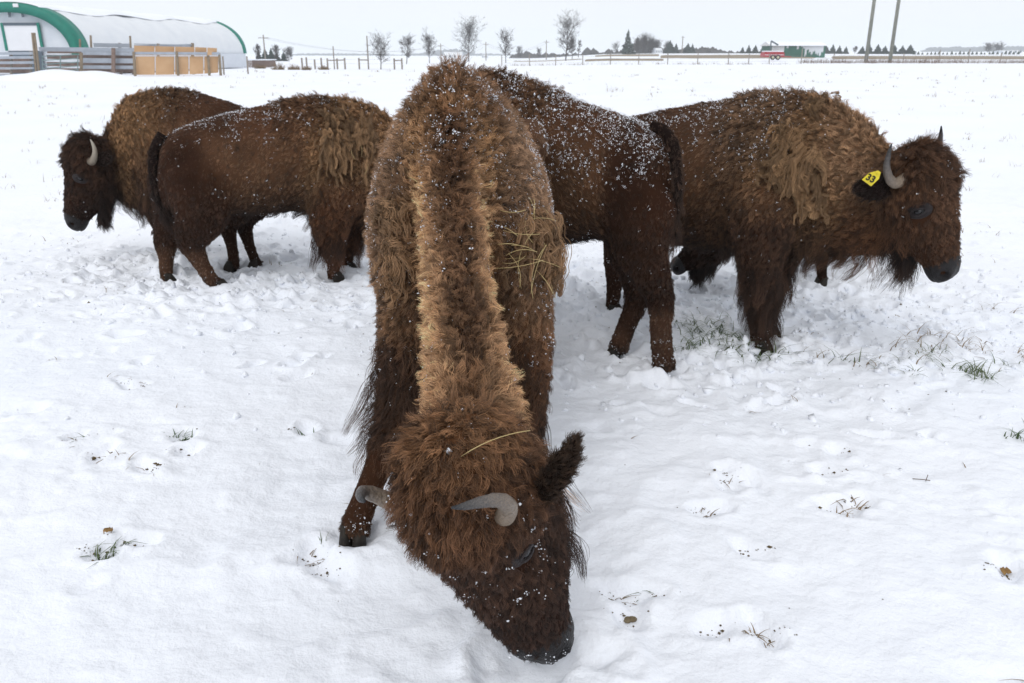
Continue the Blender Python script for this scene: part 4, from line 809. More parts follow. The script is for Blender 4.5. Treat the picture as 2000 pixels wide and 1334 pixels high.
blades('grass', [T(1385, 650, 90, .13, .10, 1.5), (*T(1350, 690, 40, .10, .06, 1.3)[:2], 40, .10, .06, 1.3), T(1405, 672, 50, .11, .09, 1.5), T(1470, 700, 80, .11, .09, 1.5), T(1430, 690, 40, .1, .06, 1.4),
                 T(1905, 735, 60, .11, .05, 1.1), T(1870, 730, 14, .12, .06, 1.4), T(1775, 715, 20, .10, .06, 1.2), T(1650, 712, 12, .13, .06, 1.4), T(1780, 748, 14, .07, .03, 1), T(1960, 715, 10, .1, .05, 1.2), T(1990, 855, 26, .09, .03, 1),
                 T(205, 1085, 34, .07, .022, 1.1), T(220, 1070, 16, .07, .02, 1.2), T(352, 848, 26, .06, .025, .9), T(595, 843, 12, .05, .03, 1.2), T(150, 860, 12, .05, .03, 1.2), T(635, 1068, 5, .05, .01, .3), T(555, 515, 10, .06, .04, 1.2),
                 T(1815, 700, 16, .1, .06, 1.2), T(1720, 735, 10, .07, .04, 1.1), T(1270, 1160, 8, .05, .02, 1.2)], M_GRASS, 2)
rg = np.random.default_rng(9)
tw = [T(x, y, n, h, sp, 1.2) for x, y, n, h, sp in ((285, 915, 9, .06, .03), (50, 808, 7, .05, .03), (215, 885, 8, .05, .04), (140, 862, 12, .05, .03), (120, 700, 5, .05, .04), (240, 745, 9, .05, .05), (700, 1020, 10, .04, .03), (600, 1090, 10, .05, .03), (1655, 985, 14, .07, .03), (1640, 1000, 10, .06, .03),
      (1485, 1245, 16, .05, .03), (1210, 1162, 8, .04, .02), (1430, 945, 8, .05, .04), (1385, 1000, 7, .05, .02), (1850, 680, 30, .12, .12), (1900, 690, 24, .1, .1), (1780, 690, 22, .12, .12), (1940, 605, 14, .10, .1), (1600, 715, 8, .1, .1), (1700, 715, 14, .1, .12), (1990, 700, 10, .12, .06),
      (230, 575, 10, .06, .06), (180, 470, 12, .07, .15), (60, 470, 10, .07, .2), (540, 520, 14, .06, .08), (620, 605, 6, .05, .05), (1140, 560, 10, .05, .1), (1870, 500, 20, .08, .15), (1930, 460, 16, .08, .2), (1540, 640, 12, .05, .12), (1720, 610, 10, .05, .1))]
tw += [(rg.uniform(-7, 8), rg.uniform(7, 22), rg.integers(2, 8), rg.uniform(.05, .12), .05, 1.1) for i in range(120)]
tw += [(rg.uniform(-6, 6), rg.uniform(1.6, 7), rg.integers(1, 4), rg.uniform(.02, .06), .02, 1.4) for i in range(150)]
for i in range(560): Y_ = 9 * 9 ** rg.random(); tw.append((rg.uniform(-.62, .66) * Y_, Y_, rg.integers(2, 8), rg.uniform(.05, .14) + Y_ * .0022, .03 + Y_ * .002, .8))
tw += [T(x, y, 6, .32, .06, .5) for x, y in ((1185, 178), (1195, 180), (1205, 177), (1212, 179), (1353, 180), (1825, 190), (1528, 148), (1615, 147), (1865, 153))]
blades('dry_grass', tw, M_DRY, 3)
# soil crumbs and leaf scraps in the hoof pits
V = []; F_ = []; r = np.random.default_rng(4); oc = np.array([(1, 0, 0), (-1, 0, 0), (0, 1, 0), (0, -1, 0), (0, 0, 1), (0, 0, -1)], float); of = np.array([(0, 2, 4), (2, 1, 4), (1, 3, 4), (3, 0, 4), (2, 0, 5), (1, 2, 5), (3, 1, 5), (0, 3, 5)])
pts = []
for px, py, th in HOLES:
    g = G(px, py)
    for i in range(int(30 * th)): pts.append((g[0] + r.normal() * .035 + .03 * math.sin(px), g[1] + r.normal() * .012, r.lognormal(-5.9, .6)))
for i in range(260): pts.append((r.uniform(-5, 5), r.uniform(1.5, 9), r.lognormal(-6.2, .4)))
for i in range(700): pts.append((r.normal(1.7, 1.3), r.normal(5.4, .8), r.lognormal(-5.9, .4)))
for i in range(500): pts.append((r.normal(-1.8, 1.5), r.normal(6.5, .8), r.lognormal(-5.9, .4)))
for i, (x, y, s_) in enumerate(pts): V.append(np.array([x, y, gz(x, y) + s_ * .2]) + (oc * r.uniform(.5, 1.5, (6, 1))) * s_ * [1, 1, .6]); F_.append(of + 6 * i)
o = mesh('dirt', np.concatenate(V), np.concatenate(F_), pmat('soil', (.07, .048, .03), .95, ((.16, .12, .06), 30, .3), .1)); o['kind'] = 'stuff'
# broken lumps of snow kicked up by the hooves
V = []; F_ = []; r = np.random.default_rng(14); pts = [(r.normal(1.7, 1.2), r.normal(5.2, .9)) for i in range(1500)] + [(r.normal(-1.9, 1.4), r.normal(6.3, .9)) for i in range(1100)] + [(r.uniform(-6, 6), r.uniform(3.6, 11)) for i in range(260)]
ic = bmesh.new(); bmesh.ops.create_icosphere(ic, subdivisions=1, radius=1); iv = np.array([v.co for v in ic.verts]); ifc = np.array([[v.index for v in f.verts] for f in ic.faces]); ic.free()
for i, (x, y) in enumerate(pts):
    s_ = min(r.lognormal(-4.6, .5), .03); V.append(np.array([x, y, gz(x, y) + s_ * .1]) + iv * r.uniform(.45, 1.45, (len(iv), 1)) * s_ * r.uniform(.6, 1.3, 3)); F_.append(ifc + len(iv) * i)
o = mesh('snow_lumps', np.concatenate(V), np.concatenate(F_), M_SNOW); o['kind'] = 'stuff'
# a few countable scraps
def leaf(px, py, s_, label):
    g = G(px, py); z = gz(g[0], g[1]); V = []; 
    for i in range(5):
        for j in range(4): V.append((g[0] + (i - 2) * s_ * .3 * (1 if j in (1, 2) else .6), g[1] + (j - 1.5) * s_ * .35, z + .006 + .4 * s_ * abs(math.sin(i * 1.3 + j * .8))))
    o = mesh('dead_leaf', V, [(i * 4 + j, i * 4 + j + 1, (i + 1) * 4 + j + 1, (i + 1) * 4 + j) for i in range(4) for j in range(3)], pmat('leaf', (.22, .12, .045), .8, ((.35, .22, .08), 40, .3)))
    m = o.modifiers.new('t', 'SOLIDIFY'); m.thickness = .002; tag(o, label, 'leaf')
leaf(1966, 1107, .030, 'small brown dead leaf lying in a pit in the snow at the right edge')
leaf(215, 1055, .026, 'small brown dead leaf in the snow above a green grass tuft at left')
def dung(px, py, s_, label):
    g = G(px, py); r = np.random.default_rng(int(px)); mb = MB()
    for i in range(4): c = (g[0] + r.normal() * s_ * .4, g[1] + r.normal() * s_ * .3, gz(g[0], g[1]) + s_ * .3); v, f = ellipsoid(c, np.diag(np.array([s_, s_ * .8, s_ * .5]) * r.uniform(.6, 1)), 8, 6); mb.add(v, f)
    tag(mb.build('dirt_clod', pmat('clod', (.10, .075, .045), .95, ((.2, .16, .1), 60, .3)), None, True), label, 'clod')
dung(1232, 1199, .016, 'small brown clod of dirt on clean snow right of the grazing muzzle')
tb = MB(); g = G(1800, 945); z = gz(g[0], g[1]) + .008
tb.tube([(g[0] - .035, g[1] + .01, z), (g[0], g[1] - .008, z + .006), (g[0] + .025, g[1] - .012, z + .004)], .0016, 6); tb.tube([(g[0] + .01, g[1] - .008, z), (g[0] + .03, g[1] + .02, z + .012)], .0014, 6)
tag(tb.build('twig', pmat('bark_twig', (.10, .06, .04), .9), None, True), 'small forked brown twig lying on the snow at right', 'twig')

# ------------------------------------------------------------------ farmstead
M_WHITE = pmat('white_membrane', (.80, .82, .84), .55, ((.70, .73, .77), .8, .3), .3, .15, 1.5)
M_WALLW = pmat('white_siding', (.62, .66, .72), .6, ((.72, .75, .80), 2, .3), .3)
M_GREEN = pmat('green_trim', (.010, .17, .125), .5, ((.015, .22, .16), 3, .3), .3)
M_DOORW = pmat('door_panel', (.82, .83, .86), .5, ((.74, .75, .78), 1.2, .3), .3)
M_DGREY = pmat('grey_frame', (.10, .13, .16), .6)
M_WOODG = pmat('weathered_wood', (.20, .17, .145), .9, ((.34, .30, .26), 5, .3), .2, .3, 30)
M_POSTW = pmat('post_wood', (.17, .135, .10), .9, ((.30, .24, .17), 4, .3), .2, .3, 30)
M_STEEL = pmat('galvanised_rail', (.30, .33, .38), .45, ((.42, .46, .52), 3, .3), .5, 0, 1, .4)
M_GATE = pmat('green_gate_tube', (.10, .17, .17), .5, ((.22, .28, .29), 3, .3), .4)
M_PLY = pmat('plywood', (.50, .30, .155), .75, ((.62, .41, .24), 1.6, .35), .2, .1, 10)
M_BROWN = pmat('old_board', (.16, .115, .10), .9, ((.27, .2, .17), 4, .3), .2)

def frame2(a, b):
    """unit axes along and across a ground line"""
    a, b = np.array(a, float)[:2], np.array(b, float)[:2]; d = nrm(b - a); return d, np.array([-d[1], d[0]])
# arched barn: front gable near, long membrane roof running away
Fc = U(30, 100, 62)[:2]; Bc = np.array([-33.0, 92.0]); ax = nrm(Bc - Fc); wd = np.array([ax[1], -ax[0]])     # wd points right
LEN = float(np.linalg.norm(Bc - Fc)); HW = 4.85; KN = 1.35; zb = float(terrain(-27, 62)); APX = float(U(32, 8, 62)[2]) - zb
def arch(t, r=0.):
    """arch outline: t 0..1 right foot to left foot; returns lateral, height"""
    a = math.pi * t; x = math.cos(a); y = math.sin(a)
    return (HW + r) * math.copysign(abs(x) ** .92, x), KN + (APX - KN + r) * abs(y) ** .94
def bp_(lat, z, s): return (*(Fc + ax * s + wd * lat), zb + z)
barn = tag(empty('hoop_barn', (*Fc, zb)), 'long white fabric hoop barn with green arch trim and white front door', 'barn')
NS, NA = 60, 28; V = []; F_ = []
for i in range(NS + 1):
    s_ = LEN * i / NS; sag = .10 * abs(math.sin(math.pi * i / NS * 12)) + (.22 * math.exp(-((i - 22) / 3.) ** 2))
    for j in range(NA + 1):
        x, z = arch(j / NA); q = 1 - sag / 8 * (1 if 2 < j < NA - 2 else 0); V.append(bp_(x * q, KN + (z - KN) * q, s_))
F_ = [(i * (NA + 1) + j, i * (NA + 1) + j + 1, (i + 1) * (NA + 1) + j + 1, (i + 1) * (NA + 1) + j) for i in range(NS) for j in range(NA)]
roof = mesh('roof', V, F_, M_WHITE, barn); sd = roof.modifiers.new('t', 'SOLIDIFY'); sd.thickness = .04
sk = MB()                                                     # snow blanket lying on the crown of the roof
n0, n1 = 9, 19; r = np.random.default_rng(3)
V = []
for i in range(NS + 1):
    for j in range(n0, n1 + 1):
        edge = min(j - n0, n1 - j); x, z = arch((j + .7 * math.sin(i * .33 + 1)) / NA if edge == 0 else j / NA); V.append(bp_(x, z + (.05 if edge == 0 else .16 + .03 * math.sin(i * .7)), LEN * i / NS))
w_ = n1 - n0 + 1; sn = mesh('snow_cap', V, [(i * w_ + j, i * w_ + j + 1, (i + 1) * w_ + j + 1, (i + 1) * w_ + j) for i in range(NS) for j in range(w_ - 1)], M_SNOW, barn); sn['kind'] = 'stuff'
def gable(name, s_, mat, face):
    pts = [bp_(*arch(j / NA), s_) for j in range(NA + 1)]; base = [bp_(-HW, 0, s_), bp_(HW, 0, s_)]
    o = mesh(name, pts + base, [tuple(range(NA + 3))], mat, barn, False); m = o.modifiers.new('t', 'SOLIDIFY'); m.thickness = .08; return o
gable('gable_wall', .3, M_WALLW, -1); gable('gable_wall', LEN - .3, M_WALLW, 1)
for s0, s1 in ((-.25, 1.0), (LEN - .5, LEN + .2)):             # green trim arches
    V = []
    for s_, rr in ((s0, .12), (s1, .12), (s1, .02), (s0, -.55 if s0 < 0 else -.3)):
        for j in range(NA * 2 + 1): x, z = arch(j / NA / 2, rr); V.append(bp_(x, z, s_))
    m_ = NA * 2 + 1; mesh('arch_trim', V, [(k * m_ + j, k * m_ + j + 1, ((k + 1) % 4) * m_ + j + 1, ((k + 1) % 4) * m_ + j) for k in range(4) for j in range(m_ - 1)], M_GREEN, barn)
for sg in (-1, 1):
    mb = MB(); mb.beam(bp_(sg * HW, KN / 2, 0), bp_(sg * HW, KN / 2, LEN), .12, KN); mb.build('knee_wall', M_WALLW, barn)
mb = MB()                                                     # front door with dark frame and snow drips
def fb(x0, x1, z0, z1, dep=.05, s_=.2): 
    m = MB(); m.beam(bp_((x0 + x1) / 2, z0, s_), bp_((x0 + x1) / 2, z1, s_), x1 - x0, dep, up=(ax[0], ax[1], 0)); return m
def latz(px, py, Y=62.3):
    p = U(px, py, Y); return float(np.dot(p[:2] - Fc, wd)), float(p[2] - zb)
x0, zt = latz(9, 50); x1, _ = latz(78, 50); dz = latz(20, 99)[1]
fb(x0, x1, max(dz, .4), zt, .06, .16).build('door', M_DOORW, barn)
for a_, b_, c_, d_ in ((x0 - .18, x0, max(dz, .4), zt + .18), (x1, x1 + .18, max(dz, .4), zt + .18), (x0, x1, zt + .003, zt + .18)): fb(a_, b_, c_, d_, .1, .12).build('door_frame', M_GREEN if c_ < zt else M_DGREY, barn)
fb(x0, x1, .0, max(dz, .4) - .01, .06, .14).build('door_gap', M_DGREY, barn)
for px in (22, 49):
    a_, t_ = latz(px - 5, 22); b_, c_ = latz(px + 5, 34); v_ = fb(a_, b_, c_, t_, .05, .14).build('vent', M_WALLW, barn)
    m = MB()
    for k in range(6): z_ = c_ + (t_ - c_) * (k + .5) / 6; m.beam(bp_(a_ + .04, z_, .1), bp_(b_ - .04, z_, .1), .03, .05)
    m.build('louver', M_DGREY, v_)['kind'] = 'stuff'
a_, t_ = latz(26, 7, 61.7); b_, c_ = latz(38, 14, 61.7); fb(a_, b_, c_, t_, .05, -.32).build('name_plate', M_DOORW, barn)
# low rear shed beside the barn
sh = tag(empty('shed', (-24, 96, float(terrain(-27, 96)))), 'low brown plank shed just right of the hoop barn rear end', 'shed'); zz = float(terrain(-27, 96))
sx0, sx1 = U(477, 120, 96)[0], U(524, 120, 96)[0]; stp = U(500, 118, 96)[2]
for i in range(7):
    z0, z1 = zz + (stp - zz) * i / 7, zz + (stp - zz) * (i + 1) / 7 - .02; mb = MB(); mb.box(((sx0 + sx1) / 2, 96, (z0 + z1) / 2), ((sx1 - sx0) / 2, .06, (z1 - z0) / 2)); mb.build('plank', M_BROWN, sh)
mb = MB(); mb.box(((sx0 + sx1) / 2, 97.5, stp + .06), ((sx1 - sx0) / 2 + .1, 1.6, .05)); mb.build('roof', M_SNOW, sh)
mb = MB(); mb.box(((sx0 + sx1) / 2, 98.9, (zz + stp) / 2), ((sx1 - sx0) / 2, .06, (stp - zz) / 2 - .02)); mb.box((sx1 - .06, 97.5, (zz + stp) / 2), (.06, 1.35, (stp - zz) / 2 - .02)); mb.build('wall', M_BROWN, sh)

# ------------------------------------------------------------------ pens
def post(px, pyb, pyt, Y, r_m, mat, parent, name='post', lean=0):
    a = U(px + lean, pyt, Y); b_ = U(px, pyb, Y); g = b_.copy(); g[2] = min(b_[2], float(terrain(-27, Y))) - .2; mb = MB(); mb.tube([g, b_, a], [r_m, r_m, r_m * .92], 8); return mb.build(name, mat, parent, True)
def rail(px0, py0, px1, py1, Y0, Y1, h, mat, parent, name='rail', d=.05):
    mb = MB(); mb.beam(U(px0, py0, Y0), U(px1, py1, Y1), d, h); return mb.build(name, mat, parent)
def yb(py): return float(G(1000, py)[1])
PY = 55.5
# near row: rails in front of the barn
c = tag(empty('corral_fence', (*U(40, 150, PY)[:2], 0)), 'grey rail corral fence at far left in front of the barn door', 'fence')
for py in (104, 112, 122, 133, 147): rail(-40, py + 1, 66, py, PY, PY, .16 if py < 130 else .11, M_STEEL, c)
for px, pt in ((58, 100), (20, 104)): post(px + 2, 150, pt, PY + .2, .09, M_WOODG, c)
for py, px0, px1 in ((118, -40, 62), (128, -40, 62), (139, -40, 62)): rail(px0, py, px1, py, PY + 1.2, PY + 1.2, .22, M_BROWN, c, 'board')
t = tag(empty('twin_post', (*U(70, 150, PY)[:2], 0)), 'pair of tall leaning weathered posts beside the corral gate', 'post')
post(72, 151, 64, PY - .1, .075, M_POSTW, t, 'post', -9); post(78, 151, 64, PY - .1, .075, M_POSTW, t, 'post', -11)
g_ = tag(empty('corral_gate', (*U(115, 145, PY)[:2], 0)), 'green tube gate with horizontal bars between leaning posts and plank fence', 'gate')
for k in range(6): rail(82, 110 + k * 8, 153, 106.5 + k * 7.4, PY, PY + .5, .06, M_GATE, g_, 'bar', .06)
for px in (83, 118, 152): post(px, 149 - (px - 83) * .08, 109, PY + .02, .035, M_GATE, g_, 'upright')
p_ = tag(empty('plank_fence', (*U(205, 140, PY)[:2], 0)), 'old dark plank and grey rail fence behind the snow mound', 'fence')
for py, h in ((96, .26), (104, .20), (118, .30), (131, .22)): rail(76 if py < 100 else 160, py, 262, py + 1 - (py - 118) * .03, PY + 1.3, PY + 1.6, h, M_STEEL, p_)
for py in (100, 111, 125, 137): rail(92, py, 262, py + 1, PY + 1.9, PY + 2.1, .26, M_BROWN, p_, 'board')
post(159, 137, 103, PY + .4, .10, M_POSTW, p_)
for px in (220, 223): post(px, 140, 94, PY + 1.1, .09, M_BROWN, p_)
for px, pt, l in ((158, 76, -2), (180, 69, -3), (258, 70, -4)): post(px, 130, pt, PY + 3, .075, M_POSTW, p_, 'tall_post', l)
rail(183, 88, 257, 89, PY + 3, PY + 3, .25, M_STEEL, p_, 'rail'); rail(262, 86, 378, 88, PY + 3.2, PY + 6, .06, M_STEEL, p_, 'rail')
rail(262, 91, 378, 88.5, PY + 3.4, PY + 6.2, .18, M_STEEL, p_, 'rail'); post(234, 130, 84, PY + 3.2, .1, M_WOODG, p_); post(309, 130, 85, PY + 4, .1, M_WOODG, p_); post(376, 128, 84, PY + 6, .12, M_POSTW, p_)
w_ = tag(empty('plywood_windbreak', (*U(345, 145, PY)[:2], 0)), 'tan plywood windbreak panels on wooden posts with a steel top rail', 'windbreak')
PB = [(264, 107, 146), (303, 107, 146), (341, 107, 145.5), (369, 107, 145), (398, 107, 144), (427, 107, 142)]
for (xa, ta, ba), (xb, tb_, bb) in zip(PB[:-1], PB[1:]):
    Ya, Yb = PY + (xa - 264) * .012, PY + (xb - 264) * .012; v = [U(xa + 1, ba, Ya), U(xb - 1, bb, Yb), U(xb - 1.2, tb_ + 3, Yb), U(xa + .8, ta + 3, Ya)]; v += [q + [0, .04, 0] for q in v]
    o = mesh('plywood_panel', v, [(0, 1, 2, 3), (7, 6, 5, 4), (0, 4, 5, 1), (1, 5, 6, 2), (2, 6, 7, 3), (3, 7, 4, 0)], M_PLY, w_, False)
for xa, xb, ta in ((262, 302, 89), (303, 341, 90), (342, 380, 91), (381, 404, 92), (405, 424, 93)):
    Ya = PY + 1.4; v = [U(xa, 108, Ya), U(xb - .6, 108, Ya + .4), U(xb - .8, ta + 1, Ya + .4), U(xa, ta, Ya)]; v += [q + [0, .04, 0] for q in v]
    mesh('plywood_panel', v, [(0, 1, 2, 3), (7, 6, 5, 4), (0, 4, 5, 1), (1, 5, 6, 2), (2, 6, 7, 3), (3, 7, 4, 0)], M_PLY, w_, False)
rail(254, 104, 429, 104.5, PY - .1, PY + 1.8, .17, M_STEEL, w_, 'top_rail', .08)
for px, pb, pt in ((262, 147, 101), (346, 147, 100), (407, 146, 104), (429, 144, 104)): post(px + 2, pb, pt, PY + (px - 264) * .012 - .15, .09, M_POSTW, w_, 'post', -3)
# snow mound in front of the pens
NM = 40; V = []; m0 = U(192, 150, PY); r = np.random.default_rng(1)
for i in range(NM + 1):
    for j in range(NM + 1):
        u, v_ = i / NM * 2 - 1, j / NM * 2 - 1; x = m0[0] + u * 5.2; y = m0[1] - 3.6 + v_ * 3.2
        h = .55 * max(0, 1 - (abs(u + .05) ** 1.7 + abs(v_) ** 2.0)) ** 1.1; V.append((x, y, gz(x, y) - .05 + h * (1.0 + .12 * math.sin(x * 2.2))))
o = mesh('snow_mound', V, [(i * (NM + 1) + j, (i + 1) * (NM + 1) + j, (i + 1) * (NM + 1) + j + 1, i * (NM + 1) + j + 1) for i in range(NM) for j in range(NM)], M_SNOW); tag(o, 'low rounded mound of ploughed snow in front of the corral', 'snow mound')
for px, pb, pt, Y in ((437, 139, 110, 60), (484, 137, 110, 66)): tag(post(px, pb, pt, Y, .06, M_WOODG, None, 'fence_post', -2), 'thin grey post near the ' + ('plywood windbreak end' if px < 450 else 'low brown shed'), 'post')
# ------------------------------------------------------------------ far fields: fences, poles, trees, woods
M_BARK = pmat('bark', (.060, .050, .045), .95, ((.12, .10, .09), 3, .3), .1)
M_TWIG = pmat('bare_twigs', (.075, .058, .052), .95, None, .05)
M_NEEDLE = pmat('conifer_needles', (.022, .040, .030), .9, ((.045, .060, .045), .8, .3), .1)
M_WOODS = pmat('far_woods', (.050, .048, .046), .95, ((.085, .075, .068), .05, .3), .05)
M_WIRE = pmat('fence_wire', (.25, .25, .26), .6)
def gtz(px, Y): x = U(px, 100, Y)[0]; return x, gz(x, Y)
def unit(v):
    l = math.sqrt(v[0] * v[0] + v[1] * v[1] + v[2] * v[2]) or 1; return (v[0] / l, v[1] / l, v[2] / l)
class BT:
    """many branch tubes built in one go"""
    def __init__(s): s.segs = {}
    def solve(s):
        VV = []; s.F = []; b = 0
        for (n, sd), L in s.segs.items():
            P = np.array([l[0] for l in L], float); R = np.array([l[1] for l in L], float); T = nrm(np.gradient(P, axis=1)); x = nrm(np.cross(T, (.31, .95, .05))); y = np.cross(T, x); a = 2 * math.pi * np.arange(sd) / sd
            V = P[:, :, None] + R[:, :, None, None] * (x[:, :, None] * np.cos(a)[None, None, :, None] + y[:, :, None] * np.sin(a)[None, None, :, None]); VV.append(V.reshape(-1, 3))
            i, j = np.meshgrid(np.arange(n), np.arange(sd), indexing='ij'); q = np.stack([i * sd + j, i * sd + (j + 1) % sd, (i + 1) * sd + (j + 1) % sd, (i + 1) * sd + j], -1).reshape(-1, 4)
            s.F.append((q[None] + (b + np.arange(len(L)) * (n + 1) * sd)[:, None, None]).reshape(-1, 4)); b += V.reshape(-1, 3).shape[0]
        s.V = np.concatenate(VV); s.F = np.concatenate(s.F)
    def build(s, name, mat, parent):
        me = bpy.data.meshes.new(name); me.vertices.add(len(s.V)); me.vertices.foreach_set('co', s.V.astype(np.float32).ravel()); me.loops.add(s.F.size); me.polygons.add(len(s.F))
        me.loops.foreach_set('vertex_index', s.F.astype(np.int32).ravel()); me.polygons.foreach_set('loop_start', np.arange(0, s.F.size, 4, dtype=np.int32)); me.update(calc_edges=True); me.materials.append(mat)
        o = bpy.data.objects.new(name, me); COL.objects.link(o); o.parent = parent; o.matrix_parent_inverse = Matrix.Translation(-parent.location); return o
def bare_tree(px, pt, Y, wpx, label, seed, group='bare roadside trees', lean=0, dense=1.0, fork=.3, cat='tree', name='bare_tree'):
    r = random.Random(seed); x, zb = gtz(px, Y); H = U(px, pt, Y)[2] - zb; W = wpx / 1600 * Y * .5
    root = tag(empty(name, (x, Y, zb)), label, cat, group); tr, cr = BT(), BT(); base = np.array([x, Y, zb - .1])
    r0 = H * .020 + .03
    lv = 4 if Y < 250 else 3
    def grow(p, d, L, rad, lev, mbx):
        n = 5 if lev == 0 else 3; pts = [p]; q = p; dd = d; wob = .05 if lev == 0 else .13
        for i in range(n): dd = unit((dd[0] + r.gauss(0, wob), dd[1] + r.gauss(0, wob), dd[2] + ((.16 if lev == 1 else .04) if lev else .02))); q = (q[0] + dd[0] * L / n, q[1] + dd[1] * L / n, q[2] + dd[2] * L / n); pts.append(q)
        sd = 6 if lev == 0 else (4 if lev == 1 else 3); mbx.segs.setdefault((n, sd), []).append((pts, [rad * (1 - (.75 if lev == 0 else .6) * i / n) for i in range(n + 1)]))
        if lev >= lv: return
        k = {0: int(15 * dense), 1: 8, 2: 5, 3: 3}[lev]
        for i in range(k):
            t = (fork + (1 - fork) * (i + r.random()) / k) if lev == 0 else r.uniform(.2, 1); j = min(int(t * n), n - 1); w_ = t * n - j; pp = tuple(pts[j][c] + (pts[j + 1][c] - pts[j][c]) * w_ for c in range(3))
            a = i * 2.4 + r.uniform(-.5, .5)
            if lev == 0:
                u = (t - fork) / (1 - fork + .01); el = .45 + .95 * u; nd = (math.cos(a) * math.cos(el), math.sin(a) * math.cos(el), math.sin(el))
                env = W * (math.sin(min(.45 + 2.6 * u, 3.0)) * .55 + .5); l = max(env / max(math.cos(el), .45), H * .16) * r.uniform(.8, 1.1)
            else: sp = r.uniform(.5, 1.0); g3 = unit((r.gauss(0, 1), r.gauss(0, 1), r.gauss(.15, .7))); nd = (dd[0] * .75 + g3[0] * sp, dd[1] * .75 + g3[1] * sp, dd[2] * .75 + g3[2] * sp); l = L * r.uniform(.35, .62)
            grow(pp, unit(nd), l, max(rad * (.42 if lev == 0 else .5) * (1 - .4 * t), .0088 * Y / 100 * (1.8 if Y > 300 else 1.45)), lev + 1, cr)
    grow(tuple(base), unit((lean, 0, 1.)), H * .86, r0, 0, tr)
    # scale the crown so that its top meets the measured height
    tr.solve(); cr.solve(); top = max(cr.V[:, 2].max(), tr.V[:, 2].max()); k = H / (top - zb)
    for mbx in (tr, cr): mbx.V = (mbx.V - [x, Y, zb]) * [min(k, 1.15), 1, k] + [x, Y, zb]
    tr.build('trunk', M_BARK, root); cr.build('crown', M_TWIG, root); return root
bare_tree(742, 55, 84, 54, 'round bare tree just right of a tall thin pole, leftmost in the row', 1)
bare_tree(793, 62, 135, 34, 'smallest bare tree in the row, second from the left', 2)
bare_tree(838, 50, 150, 46, 'bare tree with oval crown left of the biggest roadside tree', 3)
bare_tree(915, 21, 200, 66, 'biggest spreading bare tree in the row, above the bison humps', 4, dense=1.3)
bare_tree(988, 50, 160, 46, 'bare tree right of the biggest one, with drooping branches', 5)
bare_tree(1105, 15, 180, 58, 'tallest ragged bare tree with a forked top, right of the humps', 6, lean=.06, dense=1.2, fork=.22)
bare_tree(1118, 70, 210, 22, 'slim bare tree close behind the tallest ragged tree', 7)
bare_tree(1130, 76, 260, 8, 'narrow columnar bare poplar right of the tallest tree', 8, dense=.8)
bare_tree(1202, 78, 330, 24, 'small round bare tree left of the snowy spruce', 9, 'bare trees round the farm')
for i, (px, pt, w, Y) in enumerate(((1243, 66, 26, 350), (1257, 60, 30, 362), (1270, 64, 28, 352), (1281, 74, 22, 365), (1303, 76, 30, 380))):
    bare_tree(px, pt, Y, w, 'bare tree ' + ('left edge of the farm grove beside the spruce', 'tallest in the middle of the farm grove', 'in the right half of the farm grove', 'low at the right edge of the farm grove', 'behind the dark conifer right of the farm grove')[i], 20 + i, 'bare trees round the farm', dense=2.4, fork=.10)
for i, (px, pt, w, Y, l) in enumerate(((503, 84, 12, 190, 'thin bare tree at the left end of the far left clump'), (538, 85, 18, 190, 'bare tree in the middle of the far left clump'), (563, 89, 20, 180, 'bare tree at the right end of the far left clump'))):
    bare_tree(px, pt, Y, w, l, 30 + i, 'bare trees right of the barn', dense=1.2, fork=.15)
bare_tree(1930, 80, 480, 26, 'left half of the rounded bare clump at far right', 40, 'bare trees at far right', dense=1.6, fork=.1); bare_tree(1948, 78, 485, 32, 'right half of the rounded bare clump at far right', 41, 'bare trees at far right', dense=1.6, fork=.1)
bare_tree(1670, 89, 330, 9, 'small bare pinkish tree within the right conifer row', 42, 'bare trees at far right')
bare_tree(1052, 90, 420, 14, 'small far bare tree left of a distant pole', 43, 'bare trees at far centre', dense=1.2, fork=.2); bare_tree(1014, 86, 400, 22, 'small far bare tree right of the drooping one', 44, 'bare trees at far centre', dense=1.2, fork=.15)
def conifer(px, pt, Y, wpx, label, seed, group, snow=False):
    r = random.Random(seed); x, zb = gtz(px, Y); H = U(px, pt, Y)[2] - zb; W = wpx / 1600 * Y * .70; root = tag(empty('conifer', (x, Y, zb)), label, 'tree', group)
    mb = MB(); mb.tube([(x, Y, zb - .1), (x, Y, zb + H * .95)], [H * .02 + .03, .02], 5); mb.build('trunk', M_BARK, root)
    c = MB(); sn = MB(); n = 14
    for k in range(n):
        t = (k + .5) / n; z = zb + H * (.06 + .92 * t); R = W * (1 - t) ** .85 + .03 * W
        m = max(int(13 * (1 - t) + 5), 5); lay = r.uniform(.8, 1.18)
        for i in range(m):
            a = 6.283 * i / m + k + r.uniform(-.2, .2); rr = R * r.uniform(.55, 1.35) * lay; dz = -.26 * rr - .03 * H; w = rr * .42; h = H / n * 1.0
            d = np.array([math.cos(a), math.sin(a), 0]); s_ = np.array([-d[1], d[0], 0]); p = np.array([x, Y, z])
            c.add([p + [0, 0, h], p + d * rr * .6 + s_ * w + [0, 0, dz * .3], p + d * rr + [0, 0, dz], p + d * rr * .6 - s_ * w + [0, 0, dz * .3], p + d * rr * .5 + [0, 0, dz - h * .45]], [(0, 1, 2), (0, 2, 3), (1, 4, 2), (2, 4, 3)])
            if snow and r.random() < .4: q = p + d * rr * .7 + [0, 0, dz * .4 + .12 * h]; sn.add([q + s_ * w * .5, q + d * rr * .25, q - s_ * w * .5, q + [0, 0, h * .25]], [(0, 1, 3), (1, 2, 3), (0, 3, 2)])
    c.build('crown', M_NEEDLE, root)
    if sn.v: sn.build('snow', M_SNOW, root)['kind'] = 'stuff'
